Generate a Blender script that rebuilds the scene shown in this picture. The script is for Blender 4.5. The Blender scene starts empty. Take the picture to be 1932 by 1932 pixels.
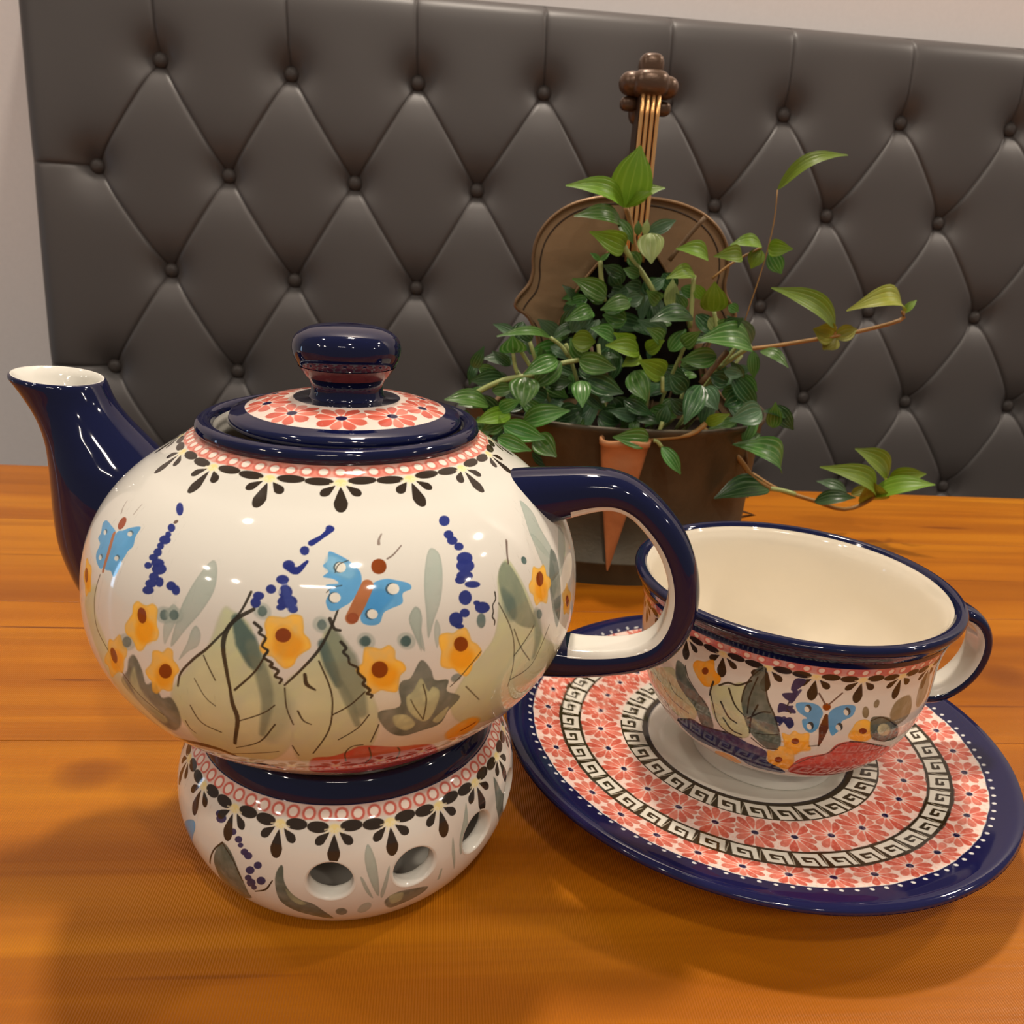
import bpy, math
import numpy as np
from mathutils import Matrix, Vector
R_=math.radians
# ------------------------------------------------------------------ camera, world, lights, exposure
TABLE_Z=0.0          # top of the table is z = 0; metres
CAM=(0.0,0.0,0.1690); F_PX=1549.57; PITCH=0.33205; ROLL=0.0627
cam=bpy.data.cameras.new('camera'); cam.sensor_width=36; cam.lens=F_PX/1932*36; cam.clip_start=.01
cam.dof.use_dof=True; cam.dof.focus_distance=.21; cam.dof.aperture_fstop=40
co=bpy.data.objects.new('camera',cam); bpy.context.scene.collection.objects.link(co)
cp,sp,cr,sr=math.cos(PITCH),math.sin(PITCH),math.cos(ROLL),math.sin(ROLL)
Fv=Vector((0,cp,-sp)); R0=Vector((1,0,0)); D0=Vector((0,-sp,-cp))
X=cr*R0-sr*D0; Y=sr*R0+cr*D0
m=Matrix.Identity(4)
for i in range(3): m[i][0]=X[i]; m[i][1]=-Y[i]; m[i][2]=-Fv[i]; m[i][3]=CAM[i]
co.matrix_world=m
sc=bpy.context.scene; sc.camera=co
sc.view_settings.view_transform='Standard'; sc.view_settings.look='None'; sc.view_settings.exposure=0.0; sc.view_settings.gamma=1; sc.view_settings.use_curve_mapping=False
w=bpy.data.worlds.new('room_light'); sc.world=w; w.use_nodes=True
w.node_tree.nodes['Background'].inputs[0].default_value=(1.0,.94,.88,1); w.node_tree.nodes['Background'].inputs[1].default_value=.20
LAMPS=[((-.04,.70,1.72),.075,20.5),((1.64,.65,1.71),.07,18),((.33,-.76,1.71),.05,9.5),((-1.51,-1.5,1.70),.055,8),((-1.94,-.94,1.70),.05,6),((-2.2,-1.41,1.70),.05,6),((2.29,.35,1.70),.045,5),((.81,-1.49,1.70),.05,7),((3.0,-.6,1.70),.06,8),((-.9,.2,1.72),.045,3)]
for i,(p,r,e) in enumerate(LAMPS):
    l=bpy.data.lights.new('ceiling_spot','AREA'); l.shape='DISK'; l.size=2*r; l.energy=e; l.color=(1,.875,.74)
    o=bpy.data.objects.new('ceiling_spot',l); o.location=p; sc.collection.objects.link(o)
l=bpy.data.lights.new('tube_light','AREA'); l.shape='RECTANGLE'; l.size=.55; l.size_y=.05; l.energy=8; l.color=(1,.88,.74)
o=bpy.data.objects.new('tube_light',l); o.location=(-.05,-1.6,1.70); sc.collection.objects.link(o)
l=bpy.data.lights.new('window_light','AREA'); l.shape='RECTANGLE'; l.size=.40; l.size_y=.06; l.energy=.5; l.color=(.5,.72,1)
o=bpy.data.objects.new('window_light',l); o.location=(-1.9,.38,.14); o.rotation_euler=(0,R_(-90),0); sc.collection.objects.link(o)
# ------------------------------------------------------------------ helpers
C=sc.collection
YAW=.0999; cy_,sy_=math.cos(YAW),math.sin(YAW)
def WP(u,d,z=0.): return (u*cy_-d*sy_,u*sy_+d*cy_,z)      # along the wall, away from the camera, up
def srgb(c):
    c=np.asarray(c,float)/255.; return np.where(c<=.04045,c/12.92,((c+.055)/1.055)**2.4)
def lin4(c,k=1.): return tuple(float(x)*k for x in srgb(c))+(1.,)
def empty(name,loc=(0,0,0),rz=0,label=None,cat=None,group=None):
    o=bpy.data.objects.new(name,None); C.objects.link(o); o.location=loc; o.rotation_euler=(0,0,rz); o.empty_display_size=.01
    return tag(o,label,cat,group)
def tag(o,label=None,cat=None,group=None,kind=None):
    if label:o['label']=label
    if cat:o['category']=cat
    if group:o['group']=group
    if kind:o['kind']=kind
    return o
def mesh(name,V,Fc,mats,parent=None,smooth=True,normals=None,colors=None,mi=None,uv=None,local=True):
    me=bpy.data.meshes.new(name)
    V=np.asarray(V,np.float32)
    if isinstance(Fc,np.ndarray):
        n=Fc.shape[1]; me.vertices.add(len(V)); me.vertices.foreach_set('co',V.ravel())
        me.loops.add(Fc.size); me.loops.foreach_set('vertex_index',Fc.astype(np.int32).ravel())
        me.polygons.add(len(Fc)); me.polygons.foreach_set('loop_start',np.arange(0,Fc.size,n,dtype=np.int32))
        me.update(calc_edges=True)
    else: me.from_pydata(V.tolist(),[],Fc); me.update()
    me.validate()
    if smooth: me.polygons.foreach_set('use_smooth',np.ones(len(me.polygons),bool))
    if not isinstance(mats,(list,tuple)): mats=[mats]
    for x in mats: me.materials.append(x)
    if mi is not None: me.polygons.foreach_set('material_index',np.asarray(mi,np.int32))
    if colors is not None:
        a=me.color_attributes.new('paint','FLOAT_COLOR','POINT'); a.data.foreach_set('color',np.c_[colors,np.ones(len(colors))].astype(np.float32).ravel())
    if uv is not None:
        a=me.attributes.new('leafuv','FLOAT_VECTOR','POINT'); a.data.foreach_set('vector',np.asarray(uv,np.float32).ravel())
    if normals is not None: me.normals_split_custom_set_from_vertices(np.asarray(normals,np.float32))
    o=bpy.data.objects.new(name,me); C.objects.link(o)
    if parent is not None:
        o.parent=parent
    return o
class NT:
    def __init__(s,name):
        s.m=bpy.data.materials.new(name); s.m.use_nodes=True; s.t=s.m.node_tree; s.b=s.t.nodes['Principled BSDF']; s.i=s.b.inputs
    def n(s,t,**k):
        q=s.t.nodes.new(t)
        for a,v in k.items(): setattr(q,a,v)
        return q
    def l(s,a,b): s.t.links.new(a,b)
    def math(s,op,a,b=None,clamp=False):
        q=s.n('ShaderNodeMath',operation=op); q.use_clamp=clamp
        for k,v in ((0,a),(1,b)):
            if v is None: continue
            if isinstance(v,(int,float)): q.inputs[k].default_value=v
            else: s.l(v,q.inputs[k])
        return q.outputs[0]
    def mix(s,f,a,b,mode='MIX'):
        q=s.n('ShaderNodeMix',data_type='RGBA',blend_type=mode)
        for k,v in ((0,f),(6,a),(7,b)):
            if isinstance(v,(int,float)): q.inputs[k].default_value=v
            elif isinstance(v,tuple): q.inputs[k].default_value=v
            else: s.l(v,q.inputs[k])
        return q.outputs[2]
    def noise(s,vec,scale,detail=2,rough=.5,dist=0.):
        q=s.n('ShaderNodeTexNoise'); q.inputs['Scale'].default_value=scale; q.inputs['Detail'].default_value=detail; q.inputs['Roughness'].default_value=rough; q.inputs['Distortion'].default_value=dist
        if vec is not None: s.l(vec,q.inputs['Vector'])
        return q.outputs[0]
    def ramp(s,f,stops):
        q=s.n('ShaderNodeValToRGB'); e=q.color_ramp.elements
        while len(e)<len(stops): e.new(.5)
        for k,(p,c) in enumerate(stops): e[k].position=p; e[k].color=c
        s.l(f,q.inputs[0]); return q.outputs[0]
    def bump(s,h,strength,dist=.001):
        q=s.n('ShaderNodeBump'); q.inputs['Strength'].default_value=strength; q.inputs['Distance'].default_value=dist; s.l(h,q.inputs['Height']); s.l(q.outputs[0],s.i['Normal'])
    def vec(s,kind='Object',scale=(1,1,1)):
        q=s.n('ShaderNodeTexCoord'); mp=s.n('ShaderNodeMapping'); mp.inputs['Scale'].default_value=scale; s.l(q.outputs[kind],mp.inputs[0]); return mp.outputs[0]
def simple(name,col,rough=.5,spec=.5,metal=0,bumps=None,k=1.):
    t=NT(name); t.i['Base Color'].default_value=lin4(col,k); t.i['Roughness'].default_value=rough; t.i['Specular IOR Level'].default_value=spec; t.i['Metallic'].default_value=metal
    if bumps:
        sc_,st_,var=bumps; f=t.noise(t.vec(),sc_,4,.6); t.bump(f,st_,.0006)
        t.l(t.mix(t.math('MULTIPLY',f,var),lin4(col,k),lin4([x*.55 for x in col],k)),t.i['Base Color'])
    return t.m
# ------------------------------------------------------------------ materials
t=NT('painted_glaze'); q=t.n('ShaderNodeAttribute',attribute_name='paint'); t.l(q.outputs['Color'],t.i['Base Color']); t.i['Roughness'].default_value=.06; t.i['Specular IOR Level'].default_value=.5; t.i['IOR'].default_value=1.5
f=t.noise(t.vec(),90,2); t.bump(f,.02,.0006); M_GLAZE=t.m
def glaze(name,col,rough=.06,var=.25):
    t=NT(name); f=t.noise(t.vec(),70,3,.6); t.l(t.mix(t.math('MULTIPLY',f,var),lin4(col),lin4([x*.5 for x in col])),t.i['Base Color']); t.i['Roughness'].default_value=rough; t.i['IOR'].default_value=1.5
    t.bump(t.noise(t.vec(),90,2),.02,.0006); return t.m
WHITE=(223,219,208); NAVY=(13,18,56)
M_NAVY=glaze('cobalt_glaze',NAVY); M_CREAM=glaze('cream_glaze',WHITE,.08,.04); M_CUPIN=glaze('warm_cream_glaze',(228,218,199),.07,.04)
# varnished pine
def wood():
    t=NT('varnished_pine'); oi=t.n('ShaderNodeObjectInfo'); tc=t.n('ShaderNodeTexCoord')
    off=t.n('ShaderNodeVectorMath',operation='MULTIPLY_ADD'); t.l(oi.outputs['Random'],off.inputs[0]); off.inputs[1].default_value=(7,3,5); t.l(tc.outputs['Object'],off.inputs[2])
    def mp(scale,src=off.outputs[0]):
        q=t.n('ShaderNodeMapping'); q.inputs['Scale'].default_value=scale; t.l(src,q.inputs[0]); return q.outputs[0]
    broad=t.noise(mp((1.6,14,3)),1.,3,.55,.4)
    rings=t.noise(mp((2.2,60,10)),1.,3,.6,.8)
    fine=t.noise(mp((9,420,60)),1.,2,.6,.2)
    c=t.ramp(broad,[(.30,lin4((136,74,6))),(.5,lin4((180,106,10))),(.72,lin4((206,134,22)))])
    c=t.mix(t.math('MULTIPLY',t.ramp(rings,[(.42,(0,0,0,1)),(.62,(1,1,1,1))]),.42),c,lin4((128,62,6)))
    c=t.mix(t.math('MULTIPLY',fine,.25),c,lin4((156,90,28)))
    sepx=t.n('ShaderNodeSeparateXYZ'); t.l(tc.outputs['Object'],sepx.inputs[0])
    # resin streaks and small knots with places of their own
    for (u,d,lu,ld,st) in KNOTS:
        a=t.math('DIVIDE',t.math('SUBTRACT',sepx.outputs[0],u),lu); b=t.math('DIVIDE',t.math('SUBTRACT',sepx.outputs[1],d),ld)
        rr=t.math('ADD',t.math('MULTIPLY',a,a),t.math('MULTIPLY',b,b)); rr=t.math('ADD',rr,t.math('MULTIPLY',t.math('SUBTRACT',rings,.5),1.6))
        c=t.mix(t.math('MULTIPLY',t.math('SUBTRACT',1.,rr,True),st,True),c,lin4((92,38,14)))
    t.i['Roughness'].default_value=.30; t.i['Specular IOR Level'].default_value=.28
    wv=t.n('ShaderNodeTexWave',wave_type='BANDS',bands_direction='X'); wv.inputs['Scale'].default_value=470; wv.inputs['Distortion'].default_value=2.2; wv.inputs['Detail'].default_value=1; wv.inputs['Detail Scale'].default_value=.06
    t.l(tc.outputs['Object'],wv.inputs['Vector'])
    t.l(t.mix(t.math('MULTIPLY',wv.outputs[1],.16),c,lin4((120,60,8))),t.i['Base Color'])
    h=t.math('ADD',t.math('MULTIPLY',wv.outputs[1],.55),t.math('ADD',t.math('MULTIPLY',fine,.5),rings))
    t.bump(h,.42,.0006)
    return t.m
KNOTS=[(-.150,.3225,.045,.0008,.9),(-.131,.281,.016,.0011,.9),(.335,.482,.022,.0028,.75),(.224,.268,.030,.0012,.8),(-.178,.242,.05,.0012,.6),(.246,.292,.016,.012,.55),(-.105,.225,.012,.009,.5),(.40,.43,.03,.0012,.6),(-.20,.40,.05,.001,.4),(.13,.178,.02,.001,.5),(-.05,.15,.03,.0008,.4),(.30,.395,.04,.0009,.5)]
M_WOOD=wood()
t=NT('black_brown_leather'); f=t.noise(t.vec(),900,3,.6); g=t.noise(t.vec(),6,2)
t.l(t.mix(g,lin4((68,64,63)),lin4((80,75,73))),t.i['Base Color']); t.i['Roughness'].default_value=.47; t.i['Specular IOR Level'].default_value=.5; t.bump(f,.12,.0004); M_LEATHER=t.m
M_BUTTON=simple('button_leather',(66,60,57),.5,.4)
def wallmat(name,col):
    t=NT(name); f=t.noise(t.vec(),260,4,.6); t.l(t.mix(f,lin4(col),lin4([c-8 for c in col])),t.i['Base Color']); t.i['Roughness'].default_value=.85; t.bump(f,.12,.0006); return t.m
M_WALL=wallmat('painted_plaster',(228,221,219)); M_FLOOR=wallmat('floor_tile',(110,98,86)); M_DARKWOOD=simple('table_leg_wood',(120,66,22),.5,.4,bumps=(40,.2,.5))
def bronze(name,c1,c2,metal=.35,rough=.5):
    t=NT(name); f=t.noise(t.vec(),26,5,.62,.5); g=t.noise(t.vec(),300,3,.6)
    t.l(t.mix(t.ramp(f,[(.35,(0,0,0,1)),(.65,(1,1,1,1))]),lin4(c1),lin4(c2)),t.i['Base Color']); t.i['Metallic'].default_value=metal; t.i['Roughness'].default_value=rough
    t.bump(t.math('ADD',g,t.math('MULTIPLY',f,2.)),.25,.0006); return t.m
M_POT=bronze('aged_bronze_sheet',(62,54,38),(80,70,51)); M_VIOLIN=bronze('brown_painted_tin',(128,103,74),(146,118,86),.2,.55); M_COPPER=bronze('copper_sheet',(190,134,90),(156,100,62),.35,.42)
M_SCROLL=bronze('cast_brown_metal',(104,80,62),(76,56,42),.4,.32); M_STRING=bronze('gold_rod',(255,206,146),(240,180,110),.75,.22); M_EDGE=bronze('worn_metal_edge',(150,118,84),(110,84,58),.5,.4); M_SOIL=simple('potting_soil',(30,22,15),.95,.1,bumps=(200,.8,.6))
def leafmat(name,c1,c2,vein,rough,tr=.0):
    t=NT(name); at=t.n('ShaderNodeAttribute',attribute_name='leafuv'); s=t.n('ShaderNodeSeparateXYZ'); t.l(at.outputs['Vector'],s.inputs[0])
    x=t.math('ABSOLUTE',s.outputs[0]); oi=t.n('ShaderNodeObjectInfo')
    def band(c,wd): return t.math('SUBTRACT',1.,t.math('DIVIDE',t.math('ABSOLUTE',t.math('SUBTRACT',x,c)),wd),True)
    v=t.math('ADD',band(0.,.05),t.math('MULTIPLY',t.math('ADD',band(.42,.10),band(.78,.08)),.55),True)
    n=t.noise(t.vec('Object',(60,60,60)),1.,3,.6)
    c=t.mix(n,lin4(c1),lin4(c2)); c=t.mix(t.math('MULTIPLY',v,.75),c,lin4(vein))
    hs=t.n('ShaderNodeHueSaturation'); t.l(t.math('ADD',t.math('MULTIPLY',oi.outputs['Random'],.03),.485),hs.inputs['Hue']); t.l(t.math('ADD',t.math('MULTIPLY',oi.outputs['Random'],.45),.78),hs.inputs['Value']); t.l(c,hs.inputs['Color'])
    t.l(hs.outputs[0],t.i['Base Color']); t.i['Roughness'].default_value=rough; t.i['Specular IOR Level'].default_value=.45
    t.i['Subsurface Weight'].default_value=.0
    t.bump(t.math('ADD',t.math('MULTIPLY',v,-.8),t.math('MULTIPLY',n,.4)),.5,.0007)
    # thin leaves let some light through
    tl=t.n('ShaderNodeBsdfTranslucent'); t.l(hs.outputs[0],tl.inputs[0]); ms=t.n('ShaderNodeMixShader'); ms.inputs[0].default_value=.22; out=t.t.nodes['Material Output']
    t.l(t.b.outputs[0],ms.inputs[1]); t.l(tl.outputs[0],ms.inputs[2]); t.l(ms.outputs[0],out.inputs[0]); return t.m
LEAFM={'young':leafmat('young_leaf',(112,142,30),(92,128,28),(140,165,60),.42),'mid':leafmat('green_leaf',(78,126,44),(56,102,40),(160,190,130),.30),'dark':leafmat('dark_green_leaf',(50,88,40),(34,66,34),(118,152,102),.30),
 'pale':leafmat('pale_leaf',(150,165,100),(130,150,80),(180,190,130),.4),'grey':leafmat('grey_green_leaf',(84,114,80),(62,96,64),(120,145,115),.30),'olive':leafmat('olive_leaf',(140,140,36),(116,124,32),(160,150,60),.45)}
STEMM={'tan':simple('tan_stem',(150,112,58),.5),'palestem':simple('pale_green_stem',(150,160,96),.45),'twig':simple('brown_twig',(92,68,40),.7)}
PAINT={}
PAINT['body']=[
('P','sage0',2.0,0.55,[-111.2,55.51,-106.9,49.38,-99.7,45.84,-88.0,48.54,-76.1,44.66,-69.2,52.98,-60.4,53.54,-55.6,74.93,-67.8,69.86,-84.3,71.64,-104.0,76.95,-111.7,71.98,-113.0,64.3]),
('P','sage0',2.0,0.6,[-71.0,45.17,-57.2,50.76,-49.3,45.16,-40.8,42.98,-25.5,49.07,-15.9,50.65,-16.5,59.72,-31.1,63.7,-37.7,66.61,-43.7,68.82,-60.6,62.2,-70.0,58.75]),
('P','sage',0.8,0.9,[-100.2,34.3,-98.2,34.4,-95.0,36.2,-93.3,39.31,-91.1,43.23,-89.0,46.98,-88.0,48.13,-87.0,56.47,-88.0,63.68,-92.8,70.45,-99.1,72.64,-103.1,71.14,-108.4,69.91,-109.9,62.83,-110.8,57.37,-110.9,53.97,-108.2,49.29,-104.7,44.43,-102.1,41.23]),
('P','sageL',2.0,0.5,[-100.5,42.1,-98.6,45.66,-98.4,51.79,-101.1,59.74,-105.3,59.84,-106.4,53.57,-104.3,46.73]),
('P','sageL',1.2,0.5,[-95.9,52.68,-92.3,50.94,-92.7,59.72,-97.7,63.94,-97.2,57.73]),
('P','sage',0.8,0.9,[-80.6,36.27,-78.1,38.14,-76.1,43.11,-73.8,48.08,-71.7,53.03,-71.1,58.64,-72.3,64.9,-76.1,67.38,-80.9,70.1,-86.3,71.12,-87.6,63.65,-86.8,56.46,-88.0,48.13,-84.9,44.45,-81.9,40.64]),
('P','sageL',1.8,0.5,[-85.0,47.62,-81.6,44.44,-80.3,49.29,-80.7,55.46,-83.6,58.52,-85.5,54.47]),
('P','sage',0.6,0.9,[-39.5,28.79,-37.5,32.8,-34.8,41.58,-30.6,50.1,-16.5,59.72,-18.0,62.54,-24.0,67.7,-32.7,70.63,-44.8,68.05,-53.4,63.09,-56.8,56.3,-54.3,50.58,-50.4,46.79,-47.0,43.43,-45.0,36.91,-43.6,31.61]),
('P','greyd',0.5,0.9,[-111.1,54.98,-110.1,58.18,-111.3,62.81,-115.9,67.37,-119.7,65.12,-122.1,61.3,-124.8,59.25,-126.1,56.74,-122.6,52.8,-121.6,49.74,-119.7,48.2,-117.8,50.96,-117.2,53.88,-114.4,52.42,-113.7,55.9]),
('P','sage',0.6,0.8,[-120.0,50.88,-119.4,55.7,-117.3,58.97,-114.7,62.47,-117.3,65.2,-121.0,62.56,-122.4,58.63,-122.4,55.04]),
('P','sage',1.2,0.8,[-141.9,44.46,-135.6,38.52,-134.5,44.05,-131.2,47.02,-128.4,50.23,-124.9,55.67,-120.7,63.01,-116.9,67.97,-124.7,70.92,-130.3,64.88,-133.8,55.48,-138.1,49.99]),
('S','vine',0.15,0.7,[0.35,0.35],[-134.9,36.16,-135.4,40.14,-135.1,43.43,-133.6,47.58,-129.2,50.59,-124.8,53.72,-120.8,57.87,-115.3,61.5]),
('S','teal',0.7,0.85,[1.93,4.24,3.08,1.54],[-97.3,35.74,-95.1,39.86,-93.5,43.45,-92.8,44.53]),
('S','tealM',0.8,0.75,[2.44,2.85,2.03,1.22],[-94.0,40.48,-92.1,45.64,-91.2,51.26,-91.9,55.87,-93.0,60.35]),
('S','tealM',2.0,0.3,[2.86,4.49,4.49,2.86],[-89.8,48.24,-88.8,51.92,-89.8,56.67,-91.8,61.42]),
('S','teal',0.6,0.8,[1.91,2.3,1.53],[-81.2,39.54,-79.9,43.7,-78.5,47.72]),
('S','tealM',0.9,0.7,[2.74,5.09,4.31,2.35],[-79.5,38.1,-77.5,43.03,-75.8,48.3,-74.4,54.52]),
('S','tealM',0.6,0.7,[1.58,1.98,1.19],[-78.2,47.73,-76.5,52.04,-75.1,57.46]),
('P','tealM',0.5,0.85,[-40.0,29.14,-38.2,32.61,-36.1,40.11,-34.3,45.34,-38.1,44.42,-41.9,41.14,-43.9,35.31,-43.0,30.83]),
('P','teal',1.0,0.5,[-43.2,34.09,-40.5,37.23,-40.6,41.08,-42.6,41.41,-44.0,38.13]),
('S','tealM',1.0,0.6,[2.47,2.96,1.48],[-34.2,42.83,-33.4,48.34,-34.6,52.74]),
('P','blade',0.25,0.85,[-105.0,25.48,-103.3,26.97,-102.7,31.01,-104.4,35.33,-107.1,39.18,-110.2,43.54,-109.7,39.36,-108.8,34.68,-107.0,29.09]),
('P','blade',0.2,0.8,[-105.1,38.24,-104.0,39.69,-104.4,42.04,-106.4,43.61,-108.5,45.88,-106.8,42.16,-106.0,39.34]),
('P','blade',0.3,0.7,[-111.3,35.59,-109.9,35.66,-109.5,37.81,-110.8,41.54,-111.8,43.35,-112.3,39.99]),
('P','blade',0.2,0.8,[-63.8,33.89,-62.7,34.8,-63.0,38.14,-62.5,42.88,-64.3,39.47,-65.2,35.95]),
('P','blade',0.25,0.85,[-57.8,22.63,-56.2,24.31,-56.9,28.84,-58.4,33.46,-60.3,37.05,-61.7,40.32,-61.7,35.94,-61.3,29.94,-59.6,24.77]),
('P','blade',0.25,0.8,[-63.7,33.71,-62.6,35.8,-63.1,39.19,-63.2,42.73,-64.6,38.52,-65.2,35.86]),
('P','blade',0.2,0.7,[-59.8,36.92,-59.1,39.03,-60.0,42.67,-60.5,39.65]),
('P','blade',0.25,0.85,[-22.0,18.51,-20.4,21.98,-22.0,26.39,-21.5,31.65,-21.7,34.86,-26.3,31.14,-27.6,25.78]),
('P','blade',0.25,0.8,[-27.4,26.12,-25.5,28.1,-23.5,33.68,-24.2,38.78,-26.4,42.15,-27.7,36.44,-28.4,30.99]),
('P','greyd',0.4,0.8,[-22.5,31.87,-20.6,33.63,-21.9,39.66,-23.6,48.77,-25.5,49.07,-27.6,42.24,-26.8,36.77]),
('P','blade',0.3,0.7,[-11.6,29.38,-10.5,32.79,-17.7,36.9,-21.5,38.75,-19.4,34.06]),
('P','blade',0.5,0.7,[-110.4,38.18,-111.5,39.14,-113.2,39.3,-114.4,38.57,-114.5,37.35,-113.5,36.37,-111.8,36.22,-110.6,36.97]),
('P','teal',0.3,0.8,[-111.4,37.49,-111.6,38.28,-112.3,38.76,-113.1,38.65,-113.5,38.01,-113.4,37.21,-112.7,36.73,-111.8,36.85]),
('P','blade',0.5,0.7,[-108.3,37.71,-109.3,38.64,-110.9,38.76,-112.1,38.0,-112.3,36.79,-111.2,35.85,-109.6,35.73,-108.4,36.51]),
('P','teal',0.3,0.8,[-109.2,37.01,-109.4,37.79,-110.1,38.24,-110.8,38.12,-111.3,37.47,-111.1,36.69,-110.5,36.23,-109.7,36.36]),
('P','blade',0.5,0.7,[-119.5,46.21,-121.1,47.55,-123.3,48.08,-124.7,47.44,-124.5,45.97,-122.8,44.58,-120.6,44.12,-119.3,44.81]),
('P','teal',0.3,0.8,[-120.5,45.55,-120.9,46.52,-121.9,47.23,-123.0,47.26,-123.4,46.57,-122.9,45.57,-121.9,44.87,-120.9,44.87]),
('P','blade',0.5,0.7,[-90.9,34.55,-91.8,35.29,-93.1,35.17,-94.1,34.27,-94.1,33.09,-93.2,32.34,-91.9,32.46,-91.0,33.38]),
('P','teal',0.3,0.8,[-91.6,33.74,-91.8,34.47,-92.4,34.81,-93.1,34.57,-93.4,33.89,-93.2,33.16,-92.6,32.82,-92.0,33.06]),
('P','blade',0.5,0.7,[-80.0,36.78,-80.9,37.45,-82.1,37.21,-83.0,36.21,-82.9,35.03,-82.0,34.36,-80.7,34.59,-79.9,35.6]),
('P','teal',0.3,0.8,[-80.6,35.9,-80.8,36.62,-81.4,36.91,-82.0,36.61,-82.3,35.89,-82.0,35.18,-81.4,34.89,-80.9,35.19]),
('P','blade',0.5,0.7,[-72.0,40.35,-73.0,40.97,-74.2,40.63,-75.0,39.55,-74.9,38.34,-73.9,37.72,-72.7,38.05,-71.9,39.14]),
('P','teal',0.3,0.8,[-72.6,39.4,-72.9,40.12,-73.5,40.38,-74.1,40.02,-74.3,39.27,-74.1,38.56,-73.5,38.3,-72.9,38.65]),
('P','blade',0.5,0.7,[-64.5,41.32,-65.5,41.88,-66.8,41.45,-67.6,40.28,-67.5,39.06,-66.4,38.49,-65.1,38.91,-64.3,40.08]),
('P','teal',0.3,0.8,[-65.1,40.3,-65.4,41.02,-66.0,41.24,-66.6,40.83,-66.9,40.05,-66.6,39.33,-65.9,39.11,-65.3,39.51]),
('P','teal',0.2,0.9,[-33.3,30.57,-33.6,31.16,-34.2,31.36,-34.9,31.07,-35.1,30.45,-34.8,29.86,-34.1,29.65,-33.5,29.95]),
('P','teal',0.3,0.8,[-48.9,39.57,-49.3,40.57,-50.1,40.83,-50.8,40.18,-51.0,39.03,-50.5,38.04,-49.7,37.79,-49.0,38.42]),
('P','teal',0.3,0.8,[-72.7,39.49,-73.0,40.13,-73.7,40.35,-74.4,40.03,-74.7,39.35,-74.4,38.71,-73.7,38.49,-73.0,38.81]),
('P','teal',0.3,0.8,[-65.2,40.4,-65.5,41.09,-66.2,41.29,-66.9,40.88,-67.2,40.11,-66.8,39.42,-66.1,39.21,-65.4,39.62]),
('P','teal',0.3,0.7,[-55.0,49.73,-55.0,50.41,-55.7,50.9,-56.5,50.91,-57.1,50.44,-57.1,49.76,-56.5,49.27,-55.6,49.26]),
('P','teal',0.3,0.7,[-31.9,43.67,-32.3,44.34,-33.0,44.39,-33.7,43.8,-33.9,42.92,-33.6,42.26,-32.8,42.2,-32.2,42.78]),
('P','greyd',0.25,0.9,[-63.3,44.52,-61.4,46.79,-60.5,49.42,-57.7,50.12,-57.9,52.63,-54.8,54.97,-57.0,58.06,-58.3,61.63,-62.0,62.43,-66.1,62.95,-69.4,60.2,-71.4,54.91,-67.3,54.02,-67.6,49.91,-66.9,48.33,-65.3,47.91]),
('P','sage',0.25,0.95,[-63.3,48.31,-61.8,51.6,-60.9,50.81,-59.5,52.18,-59.7,55.36,-61.1,59.21,-63.0,58.94,-65.5,55.52,-66.1,52.17,-64.8,50.93]),
('P','sage',0.25,0.9,[-68.4,56.31,-65.8,56.6,-63.8,59.69,-65.4,61.29,-67.8,59.25]),
('P','sage',0.2,0.8,[-60.1,59.55,-57.2,56.76,-57.7,59.77,-58.9,61.03]),
('S','vine',0.1,0.8,[0.28,0.28],[-62.9,49.85,-62.1,53.59,-62.3,58.82]),
('S','vine',0.1,0.7,[0.27,0.22],[-62.3,58.82,-64.2,55.26,-65.2,52.87]),
('P','yel',0.3,1.0,[-113.9,40.11,-113.2,41.54,-113.7,43.14,-115.2,43.83,-116.2,44.59,-117.3,46.29,-118.8,46.82,-119.7,45.56,-120.6,44.77,-122.2,44.32,-122.6,42.7,-121.5,40.93,-120.8,39.68,-120.9,38.02,-119.9,36.88,-118.3,37.09,-117.1,36.99,-115.7,36.29,-114.3,36.98,-114.1,38.76]),
('P','orange',1.2,0.85,[-114.4,41.44,-115.3,43.84,-117.6,44.92,-119.3,43.72,-119.2,41.24,-117.2,39.58,-115.0,40.07]),
('P','yelD',0.7,0.5,[-116.3,38.81,-116.8,40.55,-118.3,41.28,-119.6,40.37,-119.7,38.58,-118.5,37.39,-116.9,37.79]),
('P','rust',0.15,1,[-116.9,38.82,-116.8,39.99,-117.5,40.75,-118.5,40.65,-119.2,39.76,-119.3,38.6,-118.7,37.85,-117.6,37.94]),
('P','yel',0.3,1.0,[-108.4,48.09,-109.5,49.64,-110.0,50.91,-110.4,52.91,-111.7,53.6,-112.9,53.62,-114.6,55.26,-115.8,54.91,-115.5,52.76,-116.3,51.97,-116.9,50.65,-115.5,48.92,-114.9,47.63,-114.7,45.77,-113.4,45.15,-112.2,45.14,-111.0,43.94,-109.8,44.31,-109.7,46.03,-108.9,46.81]),
('P','orange',1.2,0.85,[-109.8,49.63,-110.9,52.07,-113.1,53.16,-114.4,51.85,-113.8,49.3,-111.8,47.66,-110.1,48.21]),
('P','yelD',0.7,0.5,[-110.2,48.66,-110.9,50.46,-112.3,51.18,-113.2,50.17,-112.9,48.29,-111.6,47.11,-110.4,47.58]),
('P','rust',0.15,1,[-110.1,48.65,-110.6,49.92,-111.8,50.74,-112.9,50.6,-113.3,49.58,-112.7,48.28,-111.6,47.48,-110.5,47.64]),
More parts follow.
